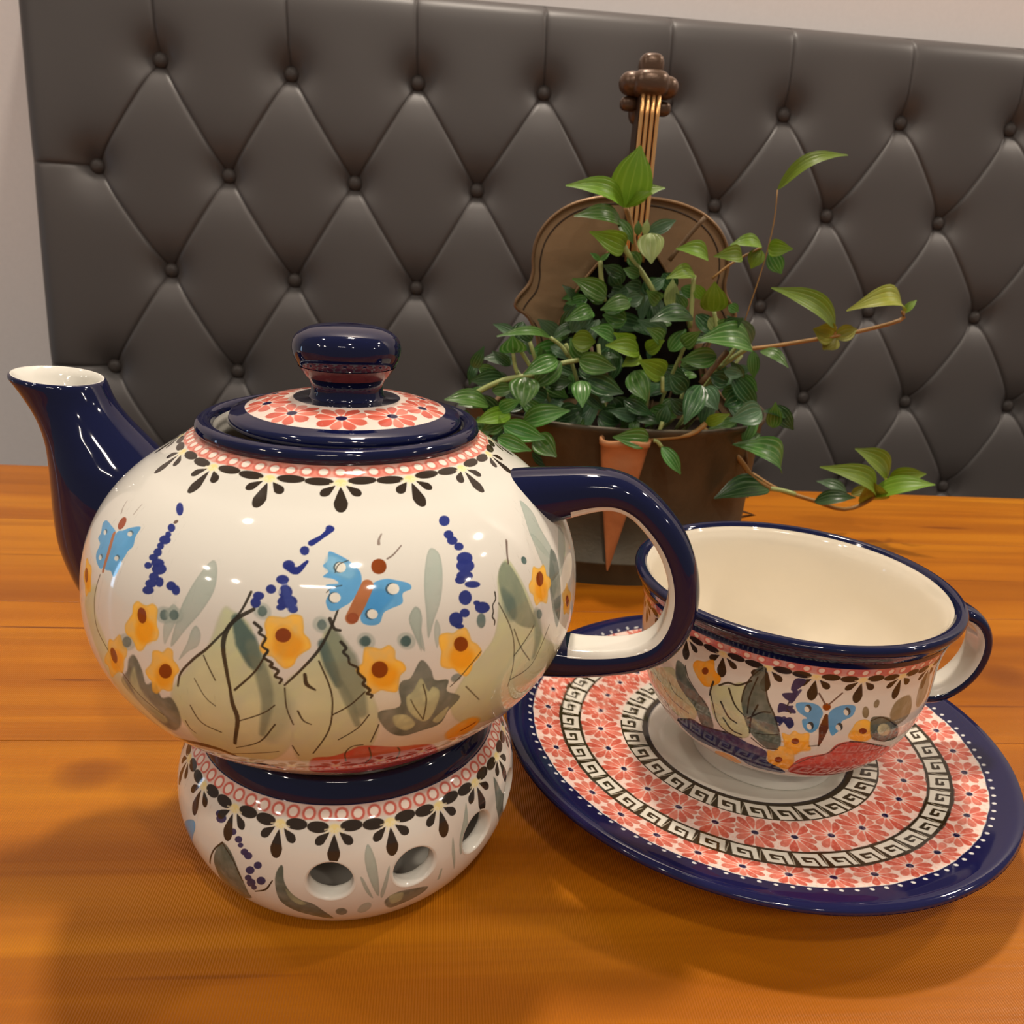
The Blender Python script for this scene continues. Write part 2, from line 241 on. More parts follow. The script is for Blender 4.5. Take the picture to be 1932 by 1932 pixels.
('P','yel',0.3,1.0,[-83.6,38.71,-83.4,40.3,-84.7,41.29,-85.7,42.08,-86.4,43.71,-87.9,44.54,-89.3,43.41,-90.2,42.35,-91.7,41.98,-92.6,40.77,-92.0,39.1,-91.5,37.89,-91.9,36.28,-91.3,34.74,-89.6,34.6,-88.2,34.65,-86.7,33.98,-85.1,34.39,-84.7,36.17,-84.6,37.54]),
('P','orange',1.2,0.85,[-84.7,39.9,-85.8,42.04,-88.2,42.52,-90.0,40.93,-89.7,38.59,-87.5,37.42,-85.3,38.4]),
('P','yelD',0.7,0.5,[-86.5,37.96,-87.2,39.57,-88.9,39.93,-90.1,38.74,-89.9,36.99,-88.5,36.1,-86.9,36.83]),
('P','rust',0.15,1,[-86.9,37.97,-87.3,38.97,-88.3,39.42,-89.4,39.07,-89.8,38.12,-89.4,37.12,-88.4,36.67,-87.4,37.02]),
('P','yel',0.3,1.0,[-66.2,45.98,-67.3,47.13,-67.5,48.57,-67.9,50.53,-69.5,50.23,-70.9,49.76,-72.3,50.37,-73.4,49.07,-73.6,47.28,-74.7,46.36,-75.4,44.85,-74.3,43.67,-74.1,42.31,-73.7,40.54,-72.1,40.71,-70.8,41.09,-69.3,40.54,-68.2,41.73,-68.1,43.43,-66.8,44.4]),
('P','orange',1.2,0.85,[-67.7,46.95,-68.8,48.99,-71.2,49.04,-72.8,47.1,-72.4,44.77,-70.3,43.94,-68.2,45.3]),
('P','yelD',0.7,0.5,[-69.4,45.52,-70.1,47.06,-71.7,47.15,-72.8,45.73,-72.5,43.97,-71.1,43.31,-69.7,44.3]),
('P','rust',0.15,1,[-69.6,45.48,-70.1,46.66,-71.1,47.04,-72.2,46.4,-72.6,45.12,-72.2,43.96,-71.1,43.58,-70.0,44.21]),
('P','yel',0.3,1.0,[-50.2,45.85,-51.1,47.19,-52.2,47.91,-52.7,49.41,-53.8,50.4,-55.5,49.23,-56.6,47.89,-57.9,47.57,-59.3,46.62,-59.4,44.9,-59.2,43.53,-59.6,41.91,-59.4,40.2,-57.9,39.93,-56.5,40.27,-55.2,39.75,-53.7,39.83,-52.9,41.41,-52.5,42.87,-51.2,44.04]),
('P','orange',1.2,0.85,[-52.2,46.51,-53.4,48.42,-55.8,48.11,-57.5,45.91,-57.1,43.64,-54.9,43.09,-52.7,44.76]),
('P','yelD',0.7,0.5,[-53.1,43.44,-54.0,44.87,-55.6,44.73,-56.7,43.16,-56.4,41.47,-54.9,41.01,-53.4,42.18]),
('P','rust',0.15,1,[-53.4,43.36,-53.9,44.37,-55.1,44.55,-56.1,43.81,-56.5,42.6,-56.0,41.61,-54.9,41.42,-53.8,42.14]),
('P','yel',0.3,1.0,[-26.8,38.74,-28.4,39.47,-28.9,40.75,-29.8,41.96,-31.3,41.04,-32.3,40.69,-33.7,41.05,-34.3,39.73,-34.4,38.38,-35.3,37.33,-35.1,35.85,-33.8,35.03,-33.0,33.83,-31.8,32.7,-30.6,33.44,-29.6,33.75,-27.8,33.46,-27.5,34.71,-27.7,36.02,-26.6,37.19]),
('P','orange',1.2,0.85,[-28.8,39.16,-30.4,40.67,-32.5,40.25,-33.5,38.29,-32.5,36.38,-30.3,36.07,-28.8,37.65]),
('P','yelD',0.7,0.5,[-29.2,36.43,-30.5,37.58,-31.9,37.35,-32.4,35.95,-31.5,34.52,-29.9,34.24,-29.0,35.35]),
('P','rust',0.15,1,[-29.4,36.39,-30.3,37.31,-31.4,37.41,-32.2,36.64,-32.1,35.45,-31.2,34.53,-30.0,34.42,-29.3,35.19]),
('P','yel',0.3,1.0,[-14.9,47.36,-15.8,48.02,-15.8,49.2,-15.9,50.52,-17.3,50.03,-18.5,48.98,-19.4,48.93,-20.6,48.52,-21.2,47.01,-21.2,45.64,-21.5,44.43,-21.6,43.05,-20.7,42.5,-19.8,42.65,-19.1,42.11,-18.0,41.63,-17.2,42.48,-16.9,43.68,-15.9,44.55,-14.7,45.97]),
('P','orange',1.2,0.85,[-16.1,47.79,-16.8,49.27,-18.8,48.68,-20.1,46.66,-19.9,44.86,-18.3,44.64,-16.7,46.25]),
('P','yelD',0.7,0.5,[-16.8,46.78,-17.3,47.91,-18.6,47.57,-19.5,46.1,-19.2,44.74,-18.2,44.53,-17.1,45.67]),
('P','rust',0.15,1,[-16.9,46.74,-17.2,47.64,-18.1,47.65,-19.1,46.79,-19.4,45.6,-19.0,44.75,-18.2,44.7,-17.3,45.51]),
('P','yel',0.3,1.0,[-122.2,49.21,-123.3,50.73,-123.5,52.24,-124.5,54.06,-126.0,54.47,-127.7,55.81,-130.9,58.37,-130.9,56.78,-130.5,55.17,-132.0,54.98,-130.9,52.8,-129.2,50.9,-129.0,49.39,-128.1,47.72,-126.6,47.37,-125.6,46.46,-124.2,45.2,-123.5,46.17,-123.0,47.24,-121.9,47.64]),
('P','orange',1.2,0.85,[-123.4,50.77,-124.8,53.34,-127.5,54.91,-128.7,53.75,-127.6,51.02,-125.4,49.14,-123.6,49.45]),
('P','yelD',0.7,0.5,[-125.2,50.25,-126.1,52.15,-127.9,53.18,-128.7,52.31,-128.1,50.35,-126.5,48.97,-125.3,49.23]),
('P','rust',0.15,1,[-125.7,50.3,-125.7,51.61,-126.4,52.56,-127.4,52.56,-128.0,51.6,-128.1,50.29,-127.4,49.37,-126.4,49.38]),
('P','yel',0.3,1.0,[-139.2,38.36,-138.6,39.17,-137.9,40.3,-138.2,41.25,-139.1,41.55,-139.7,42.26,-140.6,43.22,-141.7,42.8,-142.4,41.59,-143.3,41.05,-144.8,40.55,-145.2,39.47,-144.7,38.57,-145.1,37.73,-145.9,36.63,-144.8,36.13,-143.0,36.42,-141.9,36.39,-140.7,36.36,-139.6,37.25]),
('P','orange',1.2,0.85,[-138.9,39.19,-138.8,40.84,-140.1,41.67,-141.8,40.98,-142.6,39.37,-141.7,38.15,-139.9,38.32]),
('P','yelD',0.7,0.5,[-141.4,38.64,-141.1,39.84,-142.1,40.46,-143.6,39.99,-144.4,38.84,-143.8,37.94,-142.3,38.02]),
('P','rust',0.15,1,[-141.5,38.67,-141.1,39.7,-141.7,40.4,-142.8,40.35,-143.9,39.6,-144.4,38.6,-143.9,37.91,-142.6,37.93]),
('P','orange',0.9,0.9,[-55.7,66.07,-51.2,63.02,-46.9,65.83,-47.8,70.0,-50.8,72.95,-53.5,70.96]),
('S','rust',0.3,0.8,[0.69,0.69],[-51.3,67.69,-48.2,66.33]),
('P','red',0.5,1,[-85.3,73.62,-84.0,68.92,-80.0,68.17,-76.9,66.37,-73.8,64.55,-66.5,67.1,-61.5,68.39,-56.8,71.64,-52.0,82.53,-59.0,85.75,-70.7,86.39,-80.6,80.94,-85.2,79.11]),
('P','redD',0.8,0.6,[-76.8,69.12,-72.1,68.34,-66.1,69.57,-57.9,73.19,-54.0,82.53,-71.4,75.89,-76.8,73.85]),
('S','vine',0.1,0.8,[0.33,0.33],[-77.2,71.19,-77.4,67.14,-76.1,64.51,-73.9,64.17]),
('S','vine',0.1,0.8,[0.34,0.34],[-72.6,65.59,-71.9,70.4,-72.9,73.69]),
('S','vine',0.1,0.8,[0.35,0.35],[-66.4,67.56,-65.6,69.78,-65.6,74.52]),
('S','bandd',0.2,0.95,[1.31,2.01,1.31],[-122.0,74.79,-111.9,70.58,-105.4,69.71,-102.0,71.64]),
('S','bandd',0.2,0.9,[0.88,1.5,1.06],[-106.8,79.04,-99.3,75.49,-95.4,75.14,-92.4,77.43]),
('S','bandd',0.3,0.6,[0.46,0.46],[-85.7,82.33,-75.6,83.6,-64.0,86.39,-52.0,83.81]),
('S','vine',0.1,0.88,[0.58,0.41,0.58,0.41],[-95.2,30.45,-96.4,33.83,-98.6,37.36,-100.6,39.87,-102.8,42.5,-105.1,44.71,-108.1,48.44,-109.0,51.63]),
('S','vine',0.1,0.88,[0.71,1.03,0.63],[-94.2,33.6,-97.3,35.74,-98.9,38.13,-99.4,41.17,-98.7,45.67,-98.1,49.64]),
('S','vine',0.1,0.88,[0.59,1.01,0.76],[-98.1,49.64,-97.8,52.98,-97.3,57.22,-99.6,65.22]),
('S','vine',0.1,0.88,[0.36,0.47],[-91.0,40.96,-93.2,45.35,-97.2,49.91]),
('S','vine',0.1,0.88,[0.39,0.62,0.39],[-78.5,33.06,-79.7,36.28,-81.9,40.64,-84.9,44.45,-88.0,47.93]),
('S','vine',0.1,0.88,[0.33,0.33],[-81.9,42.9,-80.2,47.65,-79.6,51.84,-80.4,58.61,-83.8,66.63]),
('S','vine',0.1,0.88,[0.29,0.38],[-106.8,55.55,-105.3,59.84,-101.6,61.7]),
('S','vine',0.1,0.88,[0.34,0.26],[-109.3,60.71,-109.1,63.14,-108.2,64.49]),
('S','vine',0.1,0.88,[0.27,0.27],[-96.8,57.11,-92.1,54.45,-89.9,52.43]),
('S','vine',0.1,0.88,[0.28,0.36],[-99.8,66.89,-94.0,63.1,-90.2,57.22]),
('S','vine',0.1,0.88,[0.31,0.31],[-79.6,54.54,-76.5,52.47,-73.8,49.75]),
('S','vine',0.1,0.88,[0.28,0.28],[-78.7,61.74,-75.1,58.55,-73.0,55.18]),
('S','vine',0.1,0.88,[0.4,0.24],[-85.8,53.55,-84.9,55.9,-83.5,56.91]),
('S','vine',0.1,0.88,[0.69,0.85,0.38],[-84.4,45.61,-84.1,47.61,-82.6,48.83]),
('S','vine',0.1,0.88,[0.28,0.28],[-88.0,48.54,-87.8,52.74,-86.8,56.98]),
('S','vine',0.1,0.88,[0.29,0.29],[-71.1,58.08,-72.4,63.4]),
('S','vine',0.1,0.88,[0.29,0.29],[-87.6,63.65,-86.8,67.59]),
('S','vine',0.1,0.88,[0.28,0.28],[-103.2,43.72,-102.0,46.25,-100.9,48.47]),
('S','vine',0.1,0.88,[0.25,0.25],[-102.6,70.84,-96.9,68.59,-90.7,66.29]),
('S','vine',0.1,0.88,[0.75,0.52],[-80.0,34.83,-79.2,36.65,-78.1,37.05]),
('S','vine',0.1,0.88,[0.2,0.2],[-105.2,48.98,-103.1,52.73,-101.0,54.52]),
('S','vine',0.1,0.9,[0.65,0.46,0.65,0.46],[-93.8,36.09,-92.4,37.18,-92.8,37.93,-91.5,38.78,-92.1,40.33,-91.0,41.21,-91.7,42.52,-90.2,43.56,-90.5,44.2,-89.1,45.01,-89.7,46.18,-88.5,46.68,-88.9,47.58]),
('S','vine',0.1,0.9,[0.65,0.46,0.65,0.46],[-78.0,39.25,-77.1,40.49,-77.6,41.26,-76.7,42.31,-76.5,43.56,-75.1,44.48,-75.0,45.54,-73.8,47.07,-74.1,48.05,-72.9,49.42,-73.4,50.16,-72.5,50.6,-72.7,51.14]),
('S','vine',0.1,0.9,[0.38,0.27,0.38,0.27],[-45.4,34.46,-45.6,35.92,-46.6,36.94,-46.7,38.31,-47.1,39.24,-46.6,40.22,-46.8,41.09]),
('S','vine',0.1,0.6,[0.33,0.28],[-37.1,25.29,-38.7,27.97,-39.3,29.82]),
('S','vine',0.1,0.6,[0.34,0.29],[-45.0,36.91,-42.2,44.0,-41.5,49.88,-42.1,57.53]),
('S','vine',0.1,0.6,[0.34,0.29],[-41.5,49.88,-36.7,46.5,-35.1,45.03]),
('S','vine',0.1,0.6,[0.35,0.3],[-41.9,55.77,-35.6,55.16,-32.2,51.57]),
('S','vine',0.1,0.6,[0.33,0.28],[-53.7,52.84,-49.8,57.76]),
('S','vine',0.1,0.6,[0.35,0.3],[-28.9,47.57,-32.2,51.57]),
('S','vine',0.1,0.6,[0.32,0.27],[-50.4,45.8,-55.3,50.29,-57.2,51.78]),
('S','vine',0.1,0.6,[0.34,0.29],[-41.5,43.73,-39.5,48.54,-36.1,53.19]),
('S','vineP',0.2,0.7,[0.65,0.37],[-36.9,25.07,-38.5,27.52,-39.5,29.77]),
('P','blue',0.12,1.0,[-80.5,21.74,-78.4,22.44,-76.1,23.85,-74.0,26.14,-74.1,28.93,-75.9,31.57,-77.4,32.55,-79.0,33.33,-80.2,33.1,-80.8,31.45,-80.1,29.79,-80.9,28.74,-80.5,28.32,-78.4,28.14,-79.5,27.27,-81.5,26.84,-80.4,25.76,-81.6,24.67,-80.6,23.56]),
('P','blue',0.12,1.0,[-71.7,28.51,-69.2,27.75,-67.0,28.17,-64.4,29.1,-64.1,30.22,-65.9,30.87,-66.2,32.76,-68.5,33.56,-70.0,34.26,-70.8,36.07,-72.2,36.46,-73.8,36.04,-74.4,34.96,-73.9,32.92,-72.5,30.91]),
('P','blueL',0.8,0.7,[-80.3,22.43,-76.6,24.06,-74.9,26.1,-76.2,27.34,-78.8,26.42,-81.1,25.11]),
('P','blueD',0.8,0.6,[-73.5,33.77,-71.6,29.71,-67.8,30.88,-69.7,33.23,-72.3,35.11]),
('P','vine',0.1,0.55,[-77.1,25.02,-77.4,25.82,-78.3,26.13,-79.1,25.79,-79.5,24.98,-79.1,24.17,-78.3,23.84,-77.4,24.2]),
('P','cream',0.1,1.0,[-76.9,25.03,-77.2,25.73,-78.0,26.01,-78.8,25.7,-79.1,24.98,-78.8,24.27,-78.0,23.98,-77.2,24.3]),
('P','vine',0.1,0.55,[-78.2,30.87,-78.5,31.62,-79.3,31.92,-80.1,31.59,-80.4,30.83,-80.1,30.07,-79.3,29.76,-78.5,30.09]),
('P','cream',0.1,1.0,[-78.0,30.87,-78.3,31.54,-79.0,31.8,-79.8,31.51,-80.1,30.83,-79.8,30.16,-79.0,29.89,-78.3,30.19]),
('P','vine',0.1,0.55,[-66.7,29.93,-67.2,30.72,-68.1,30.98,-69.0,30.55,-69.3,29.68,-68.8,28.88,-67.8,28.61,-67.0,29.05]),
('P','cream',0.1,1.0,[-66.5,29.95,-66.9,30.66,-67.8,30.88,-68.6,30.49,-68.9,29.72,-68.4,29.0,-67.6,28.77,-66.7,29.16]),
('P','vine',0.1,0.55,[-71.3,34.35,-71.7,35.06,-72.4,35.31,-73.2,34.95,-73.5,34.19,-73.1,33.48,-72.3,33.23,-71.6,33.59]),
('P','cream',0.1,1.0,[-71.1,34.37,-71.4,34.99,-72.1,35.2,-72.8,34.88,-73.1,34.22,-72.8,33.59,-72.1,33.37,-71.4,33.7]),
('S','vine',0.1,0.7,[0.22,0.22],[-79.1,25.99,-78.4,24.46,-76.4,23.62]),
('S','vine',0.1,0.7,[0.21,0.21],[-80.7,29.87,-79.7,28.96,-77.8,28.57]),
('S','brown',0.15,1.0,[2.48,2.56,2.39],[-72.8,28.87,-74.5,32.05,-76.0,34.79]),
('P','rustL',0.2,1.0,[-74.7,34.87,-75.0,35.55,-75.8,35.8,-76.6,35.47,-76.9,34.75,-76.6,34.07,-75.8,33.81,-75.0,34.14]),
('P','rust',0.12,1.0,[-68.5,25.3,-69.1,26.35,-70.3,26.71,-71.4,26.19,-71.7,25.07,-71.2,24.0,-69.9,23.61,-68.8,24.16]),
('S','vineP',0.15,0.8,[0.35,0.26],[-68.1,23.75,-66.7,23.04,-64.5,21.25]),
('S','vineP',0.2,0.7,[0.62,0.26],[-69.5,20.45,-69.3,19.49,-68.5,18.3]),
('P','blue',0.12,1.0,[-145.9,27.89,-144.6,26.79,-140.2,26.64,-136.4,27.02,-134.4,29.1,-134.1,32.05,-134.7,34.39,-135.8,35.1,-138.7,34.49,-140.4,33.36,-140.7,31.21,-143.4,30.79,-143.5,29.44]),
('P','blue',0.12,1.0,[-136.0,27.01,-134.0,25.8,-131.9,24.46,-128.6,23.37,-128.2,25.54,-127.2,27.37,-128.0,28.79,-128.1,29.76,-128.5,31.34,-128.3,32.71,-129.2,34.72,-131.1,34.02,-133.7,34.38,-134.2,31.21]),
('P','vine',0.1,0.5,[-140.5,28.11,-140.2,28.43,-140.4,28.69,-141.1,28.76,-141.9,28.58,-142.2,28.27,-142.0,28.0,-141.2,27.93]),
('P','cream',0.1,0.9,[-140.7,28.47,-140.4,28.79,-140.7,29.06,-141.4,29.12,-142.1,28.95,-142.5,28.64,-142.2,28.37,-141.5,28.29]),
('P','vine',0.1,0.5,[-129.7,25.07,-129.6,25.45,-130.0,25.75,-130.8,25.8,-131.4,25.58,-131.6,25.21,-131.1,24.9,-130.4,24.84]),
('P','cream',0.1,0.9,[-129.9,25.39,-129.7,25.76,-130.2,26.06,-130.9,26.12,-131.6,25.9,-131.7,25.52,-131.3,25.21,-130.5,25.16]),
('P','vine',0.1,0.5,[-129.8,30.64,-129.7,31.01,-130.2,31.3,-130.8,31.34,-131.3,31.11,-131.4,30.74,-131.0,30.45,-130.3,30.41]),
('P','cream',0.1,0.9,[-130.0,30.97,-130.0,31.34,-130.4,31.63,-131.0,31.67,-131.6,31.44,-131.6,31.07,-131.2,30.78,-130.5,30.73]),
('P','vine',0.1,0.5,[-136.6,32.64,-136.5,33.0,-136.9,33.29,-137.5,33.35,-138.1,33.14,-138.2,32.79,-137.8,32.49,-137.2,32.43]),
('P','cream',0.1,0.9,[-136.9,33.01,-136.8,33.37,-137.2,33.66,-137.9,33.73,-138.4,33.53,-138.5,33.17,-138.2,32.86,-137.5,32.8]),
('S','brown',0.12,1.0,[1.15,1.24,0.98],[-136.8,27.52,-134.9,31.03,-134.1,35.02]),
('P','rustL',0.1,1.0,[-134.8,24.64,-134.9,25.64,-135.9,26.13,-137.2,25.83,-138.0,24.91,-138.0,23.89,-136.9,23.39,-135.6,23.7]),
('S','vineP',0.2,0.6,[0.32,0.23],[-140.1,23.39,-141.5,22.29,-142.6,20.78]),
('S','vineP',0.2,0.5,[0.31,0.22],[-134.6,21.9,-134.8,20.66,-134.8,19.35]),
('P','navy',0.15,0.95,[-119.9,16.56,-119.1,17.59,-119.4,18.15,-120.6,17.94,-122.1,17.07,-123.0,16.04,-122.7,15.45,-121.4,15.66]),
('P','navy',0.15,0.95,[-118.2,20.9,-118.0,21.55,-118.5,21.96,-119.4,21.9,-120.3,21.39,-120.6,20.74,-120.1,20.32,-119.1,20.38]),
('P','navy',0.15,0.95,[-118.1,22.42,-118.0,22.89,-118.5,23.19,-119.2,23.16,-119.8,22.81,-120.0,22.34,-119.5,22.02,-118.8,22.05]),
('P','navy',0.15,0.95,[-117.4,23.48,-117.4,24.2,-118.3,24.7,-119.6,24.71,-120.6,24.22,-120.6,23.49,-119.7,22.97,-118.4,22.96]),
('P','navy',0.15,0.95,[-118.3,25.05,-118.2,25.56,-118.7,25.91,-119.5,25.88,-120.2,25.5,-120.3,24.98,-119.8,24.63,-118.9,24.66]),
('P','navy',0.15,0.95,[-118.0,26.35,-117.9,26.98,-118.6,27.39,-119.5,27.36,-120.3,26.9,-120.3,26.27,-119.7,25.85,-118.7,25.88]),
('P','navy',0.15,0.95,[-118.3,27.54,-118.4,28.08,-119.1,28.47,-120.2,28.51,-120.8,28.16,-120.8,27.62,-120.0,27.22,-119.0,27.18]),
('P','navy',0.15,0.95,[-116.1,28.15,-116.3,28.81,-117.3,29.32,-118.7,29.39,-119.5,28.97,-119.4,28.3,-118.3,27.78,-117.0,27.72]),
('P','navy',0.15,0.95,[-119.0,29.41,-119.1,29.92,-119.7,30.29,-120.5,30.3,-121.1,29.94,-121.1,29.42,-120.5,29.04,-119.6,29.04]),
('P','navy',0.15,0.95,[-114.9,29.15,-115.1,30.01,-116.2,30.62,-117.7,30.63,-118.7,30.03,-118.5,29.15,-117.4,28.52,-115.9,28.52]),
('P','navy',0.15,0.95,[-116.1,30.99,-116.2,31.62,-117.0,32.06,-118.1,32.07,-118.7,31.62,-118.6,30.99,-117.8,30.53,-116.8,30.54]),
('P','navy',0.15,0.95,[-114.5,31.68,-114.5,32.39,-115.1,32.83,-116.0,32.74,-116.5,32.18,-116.5,31.46,-115.9,31.02,-115.0,31.11]),
('P','navy',0.15,0.95,[-116.1,32.34,-116.3,32.99,-117.2,33.47,-118.4,33.52,-119.1,33.09,-118.9,32.43,-117.9,31.94,-116.8,31.9]),
('P','navy',0.15,0.95,[-116.3,33.74,-116.5,34.39,-117.5,34.89,-118.7,34.94,-119.3,34.52,-119.1,33.85,-118.1,33.35,-117.0,33.3]),
('P','navy',0.15,0.95,[-111.3,31.74,-111.4,32.41,-112.1,32.84,-113.0,32.77,-113.6,32.26,-113.5,31.58,-112.8,31.15,-111.8,31.22]),
('P','navy',0.15,0.95,[-110.1,32.33,-110.1,33.03,-110.7,33.44,-111.5,33.32,-112.0,32.74,-112.0,32.03,-111.4,31.61,-110.6,31.74]),
('P','navy',0.15,0.95,[-79.6,16.77,-79.8,17.4,-80.5,17.66,-81.2,17.4,-81.5,16.78,-81.3,16.14,-80.6,15.87,-79.9,16.13]),
('P','navy',0.15,0.95,[-84.7,21.63,-84.9,22.32,-85.6,22.62,-86.3,22.36,-86.7,21.7,-86.5,21.0,-85.8,20.69,-85.0,20.95]),
('P','navy',0.15,0.95,[-87.3,24.67,-87.6,25.39,-88.4,25.72,-89.4,25.48,-89.8,24.8,-89.6,24.08,-88.7,23.74,-87.8,23.99]),
('P','navy',0.15,0.95,[-86.0,25.69,-86.3,26.23,-87.1,26.49,-87.9,26.3,-88.3,25.79,-88.0,25.24,-87.2,24.98,-86.4,25.17]),
('P','navy',0.15,0.95,[-88.1,27.54,-88.4,28.18,-89.3,28.49,-90.2,28.28,-90.7,27.69,-90.4,27.03,-89.5,26.72,-88.6,26.93]),
('P','navy',0.15,0.95,[-90.4,29.51,-90.6,30.14,-91.3,30.44,-92.0,30.23,-92.4,29.64,-92.2,29.01,-91.5,28.7,-90.8,28.91]),
('P','navy',0.15,0.95,[-92.5,30.93,-92.8,31.51,-93.5,31.81,-94.3,31.65,-94.7,31.13,-94.5,30.54,-93.8,30.23,-92.9,30.4]),
('P','navy',0.15,0.95,[-93.0,32.24,-93.2,32.97,-93.9,33.32,-94.6,33.09,-95.0,32.41,-94.8,31.68,-94.1,31.32,-93.4,31.55]),
('P','navy',0.15,0.95,[-87.2,29.88,-87.5,30.82,-88.4,31.24,-89.4,30.91,-89.9,30.02,-89.6,29.07,-88.7,28.64,-87.7,28.98]),
('P','navy',0.15,0.95,[-86.1,31.65,-86.6,32.53,-87.9,32.94,-89.2,32.65,-89.9,31.83,-89.4,30.93,-88.1,30.5,-86.7,30.81]),
('P','navy',0.15,0.95,[-85.9,33.08,-86.1,33.59,-86.8,33.83,-87.4,33.64,-87.7,33.15,-87.5,32.63,-86.9,32.4,-86.2,32.58]),
('P','navy',0.15,0.95,[-88.3,32.82,-88.5,33.23,-89.1,33.43,-89.7,33.3,-90.0,32.91,-89.8,32.5,-89.2,32.29,-88.6,32.43]),
('P','vineP',0.1,1.0,[-118.8,19.27,-118.6,19.54,-118.7,19.9,-119.1,20.13,-119.6,20.1,-119.8,19.83,-119.7,19.47,-119.3,19.23]),
('S','navy',0.12,1.0,[1.38,0.92,1.3],[-80.2,16.77,-82.2,18.54,-84.4,19.98]),
('S','navy',0.15,1.0,[1.36,1.44,0.61],[-88.6,25.12,-86.8,25.79,-84.9,23.89]),
('S','navyL',0.3,0.6,[1.13,1.88],[-88.9,28.5,-88.1,30.65,-87.0,32.76]),
('P','cream',0.2,0.8,[-89.5,29.55,-89.4,30.13,-89.6,30.43,-90.0,30.27,-90.3,29.76,-90.4,29.18,-90.1,28.88,-89.8,29.03]),
('P','navy',0.15,0.95,[-50.1,17.32,-51.0,18.11,-52.3,18.29,-53.1,17.77,-53.0,16.84,-52.1,16.02,-50.8,15.83,-49.9,16.38]),
('P','navy',0.15,0.95,[-50.9,20.6,-51.6,21.21,-52.6,21.34,-53.3,20.92,-53.4,20.18,-52.7,19.56,-51.6,19.42,-50.9,19.86]),
('P','navy',0.15,0.95,[-50.5,22.06,-51.3,22.65,-52.3,22.75,-53.1,22.32,-53.2,21.6,-52.5,20.99,-51.4,20.88,-50.6,21.32]),
('P','navy',0.15,0.95,[-49.6,23.6,-50.2,24.11,-51.2,24.19,-52.0,23.8,-52.0,23.15,-51.4,22.63,-50.4,22.54,-49.7,22.95]),
('P','navy',0.15,0.95,[-48.5,26.43,-49.4,27.19,-51.0,27.27,-52.2,26.66,-52.4,25.67,-51.4,24.89,-49.9,24.79,-48.6,25.43]),
('P','navy',0.15,0.95,[-48.7,28.07,-49.7,28.86,-51.4,28.92,-52.8,28.24,-53.1,27.19,-52.1,26.38,-50.4,26.29,-48.9,27.0]),
('P','navy',0.15,0.95,[-49.8,29.95,-50.6,30.55,-52.1,30.57,-53.4,30.0,-53.7,29.16,-52.9,28.53,-51.4,28.5,-50.1,29.09]),
('P','navy',0.15,0.95,[-48.6,32.06,-49.3,32.42,-50.7,32.32,-51.9,31.85,-52.3,31.25,-51.7,30.87,-50.3,30.95,-49.0,31.44]),
('P','navy',0.15,0.95,[-51.8,30.44,-52.4,30.92,-53.3,30.97,-54.1,30.58,-54.3,29.97,-53.8,29.49,-52.8,29.42,-52.0,29.82]),
('P','navy',0.15,0.95,[-51.3,34.19,-52.0,35.13,-53.1,35.32,-54.1,34.68,-54.3,33.56,-53.6,32.62,-52.4,32.41,-51.5,33.06]),
('P','navy',0.15,0.95,[-52.4,37.09,-52.8,37.64,-53.6,37.72,-54.4,37.29,-54.6,36.62,-54.2,36.07,-53.4,35.98,-52.6,36.41]),
('P','navy',0.15,0.95,[-54.1,38.07,-54.7,39.02,-55.8,39.22,-56.8,38.56,-57.1,37.42,-56.6,36.47,-55.4,36.26,-54.4,36.92]),
('P','navy',0.15,0.95,[-54.0,39.44,-54.4,39.74,-55.1,39.73,-55.8,39.41,-56.1,38.97,-55.8,38.66,-55.0,38.67,-54.3,39.0]),
('P','navy',0.15,0.95,[-47.4,37.18,-48.1,37.85,-49.5,37.86,-50.7,37.21,-51.0,36.29,-50.4,35.61,-49.0,35.58,-47.8,36.23]),
('P','navy',0.15,0.95,[-49.6,35.73,-49.9,36.04,-50.5,36.05,-51.0,35.76,-51.2,35.34,-50.9,35.03,-50.3,35.01,-49.7,35.3])]
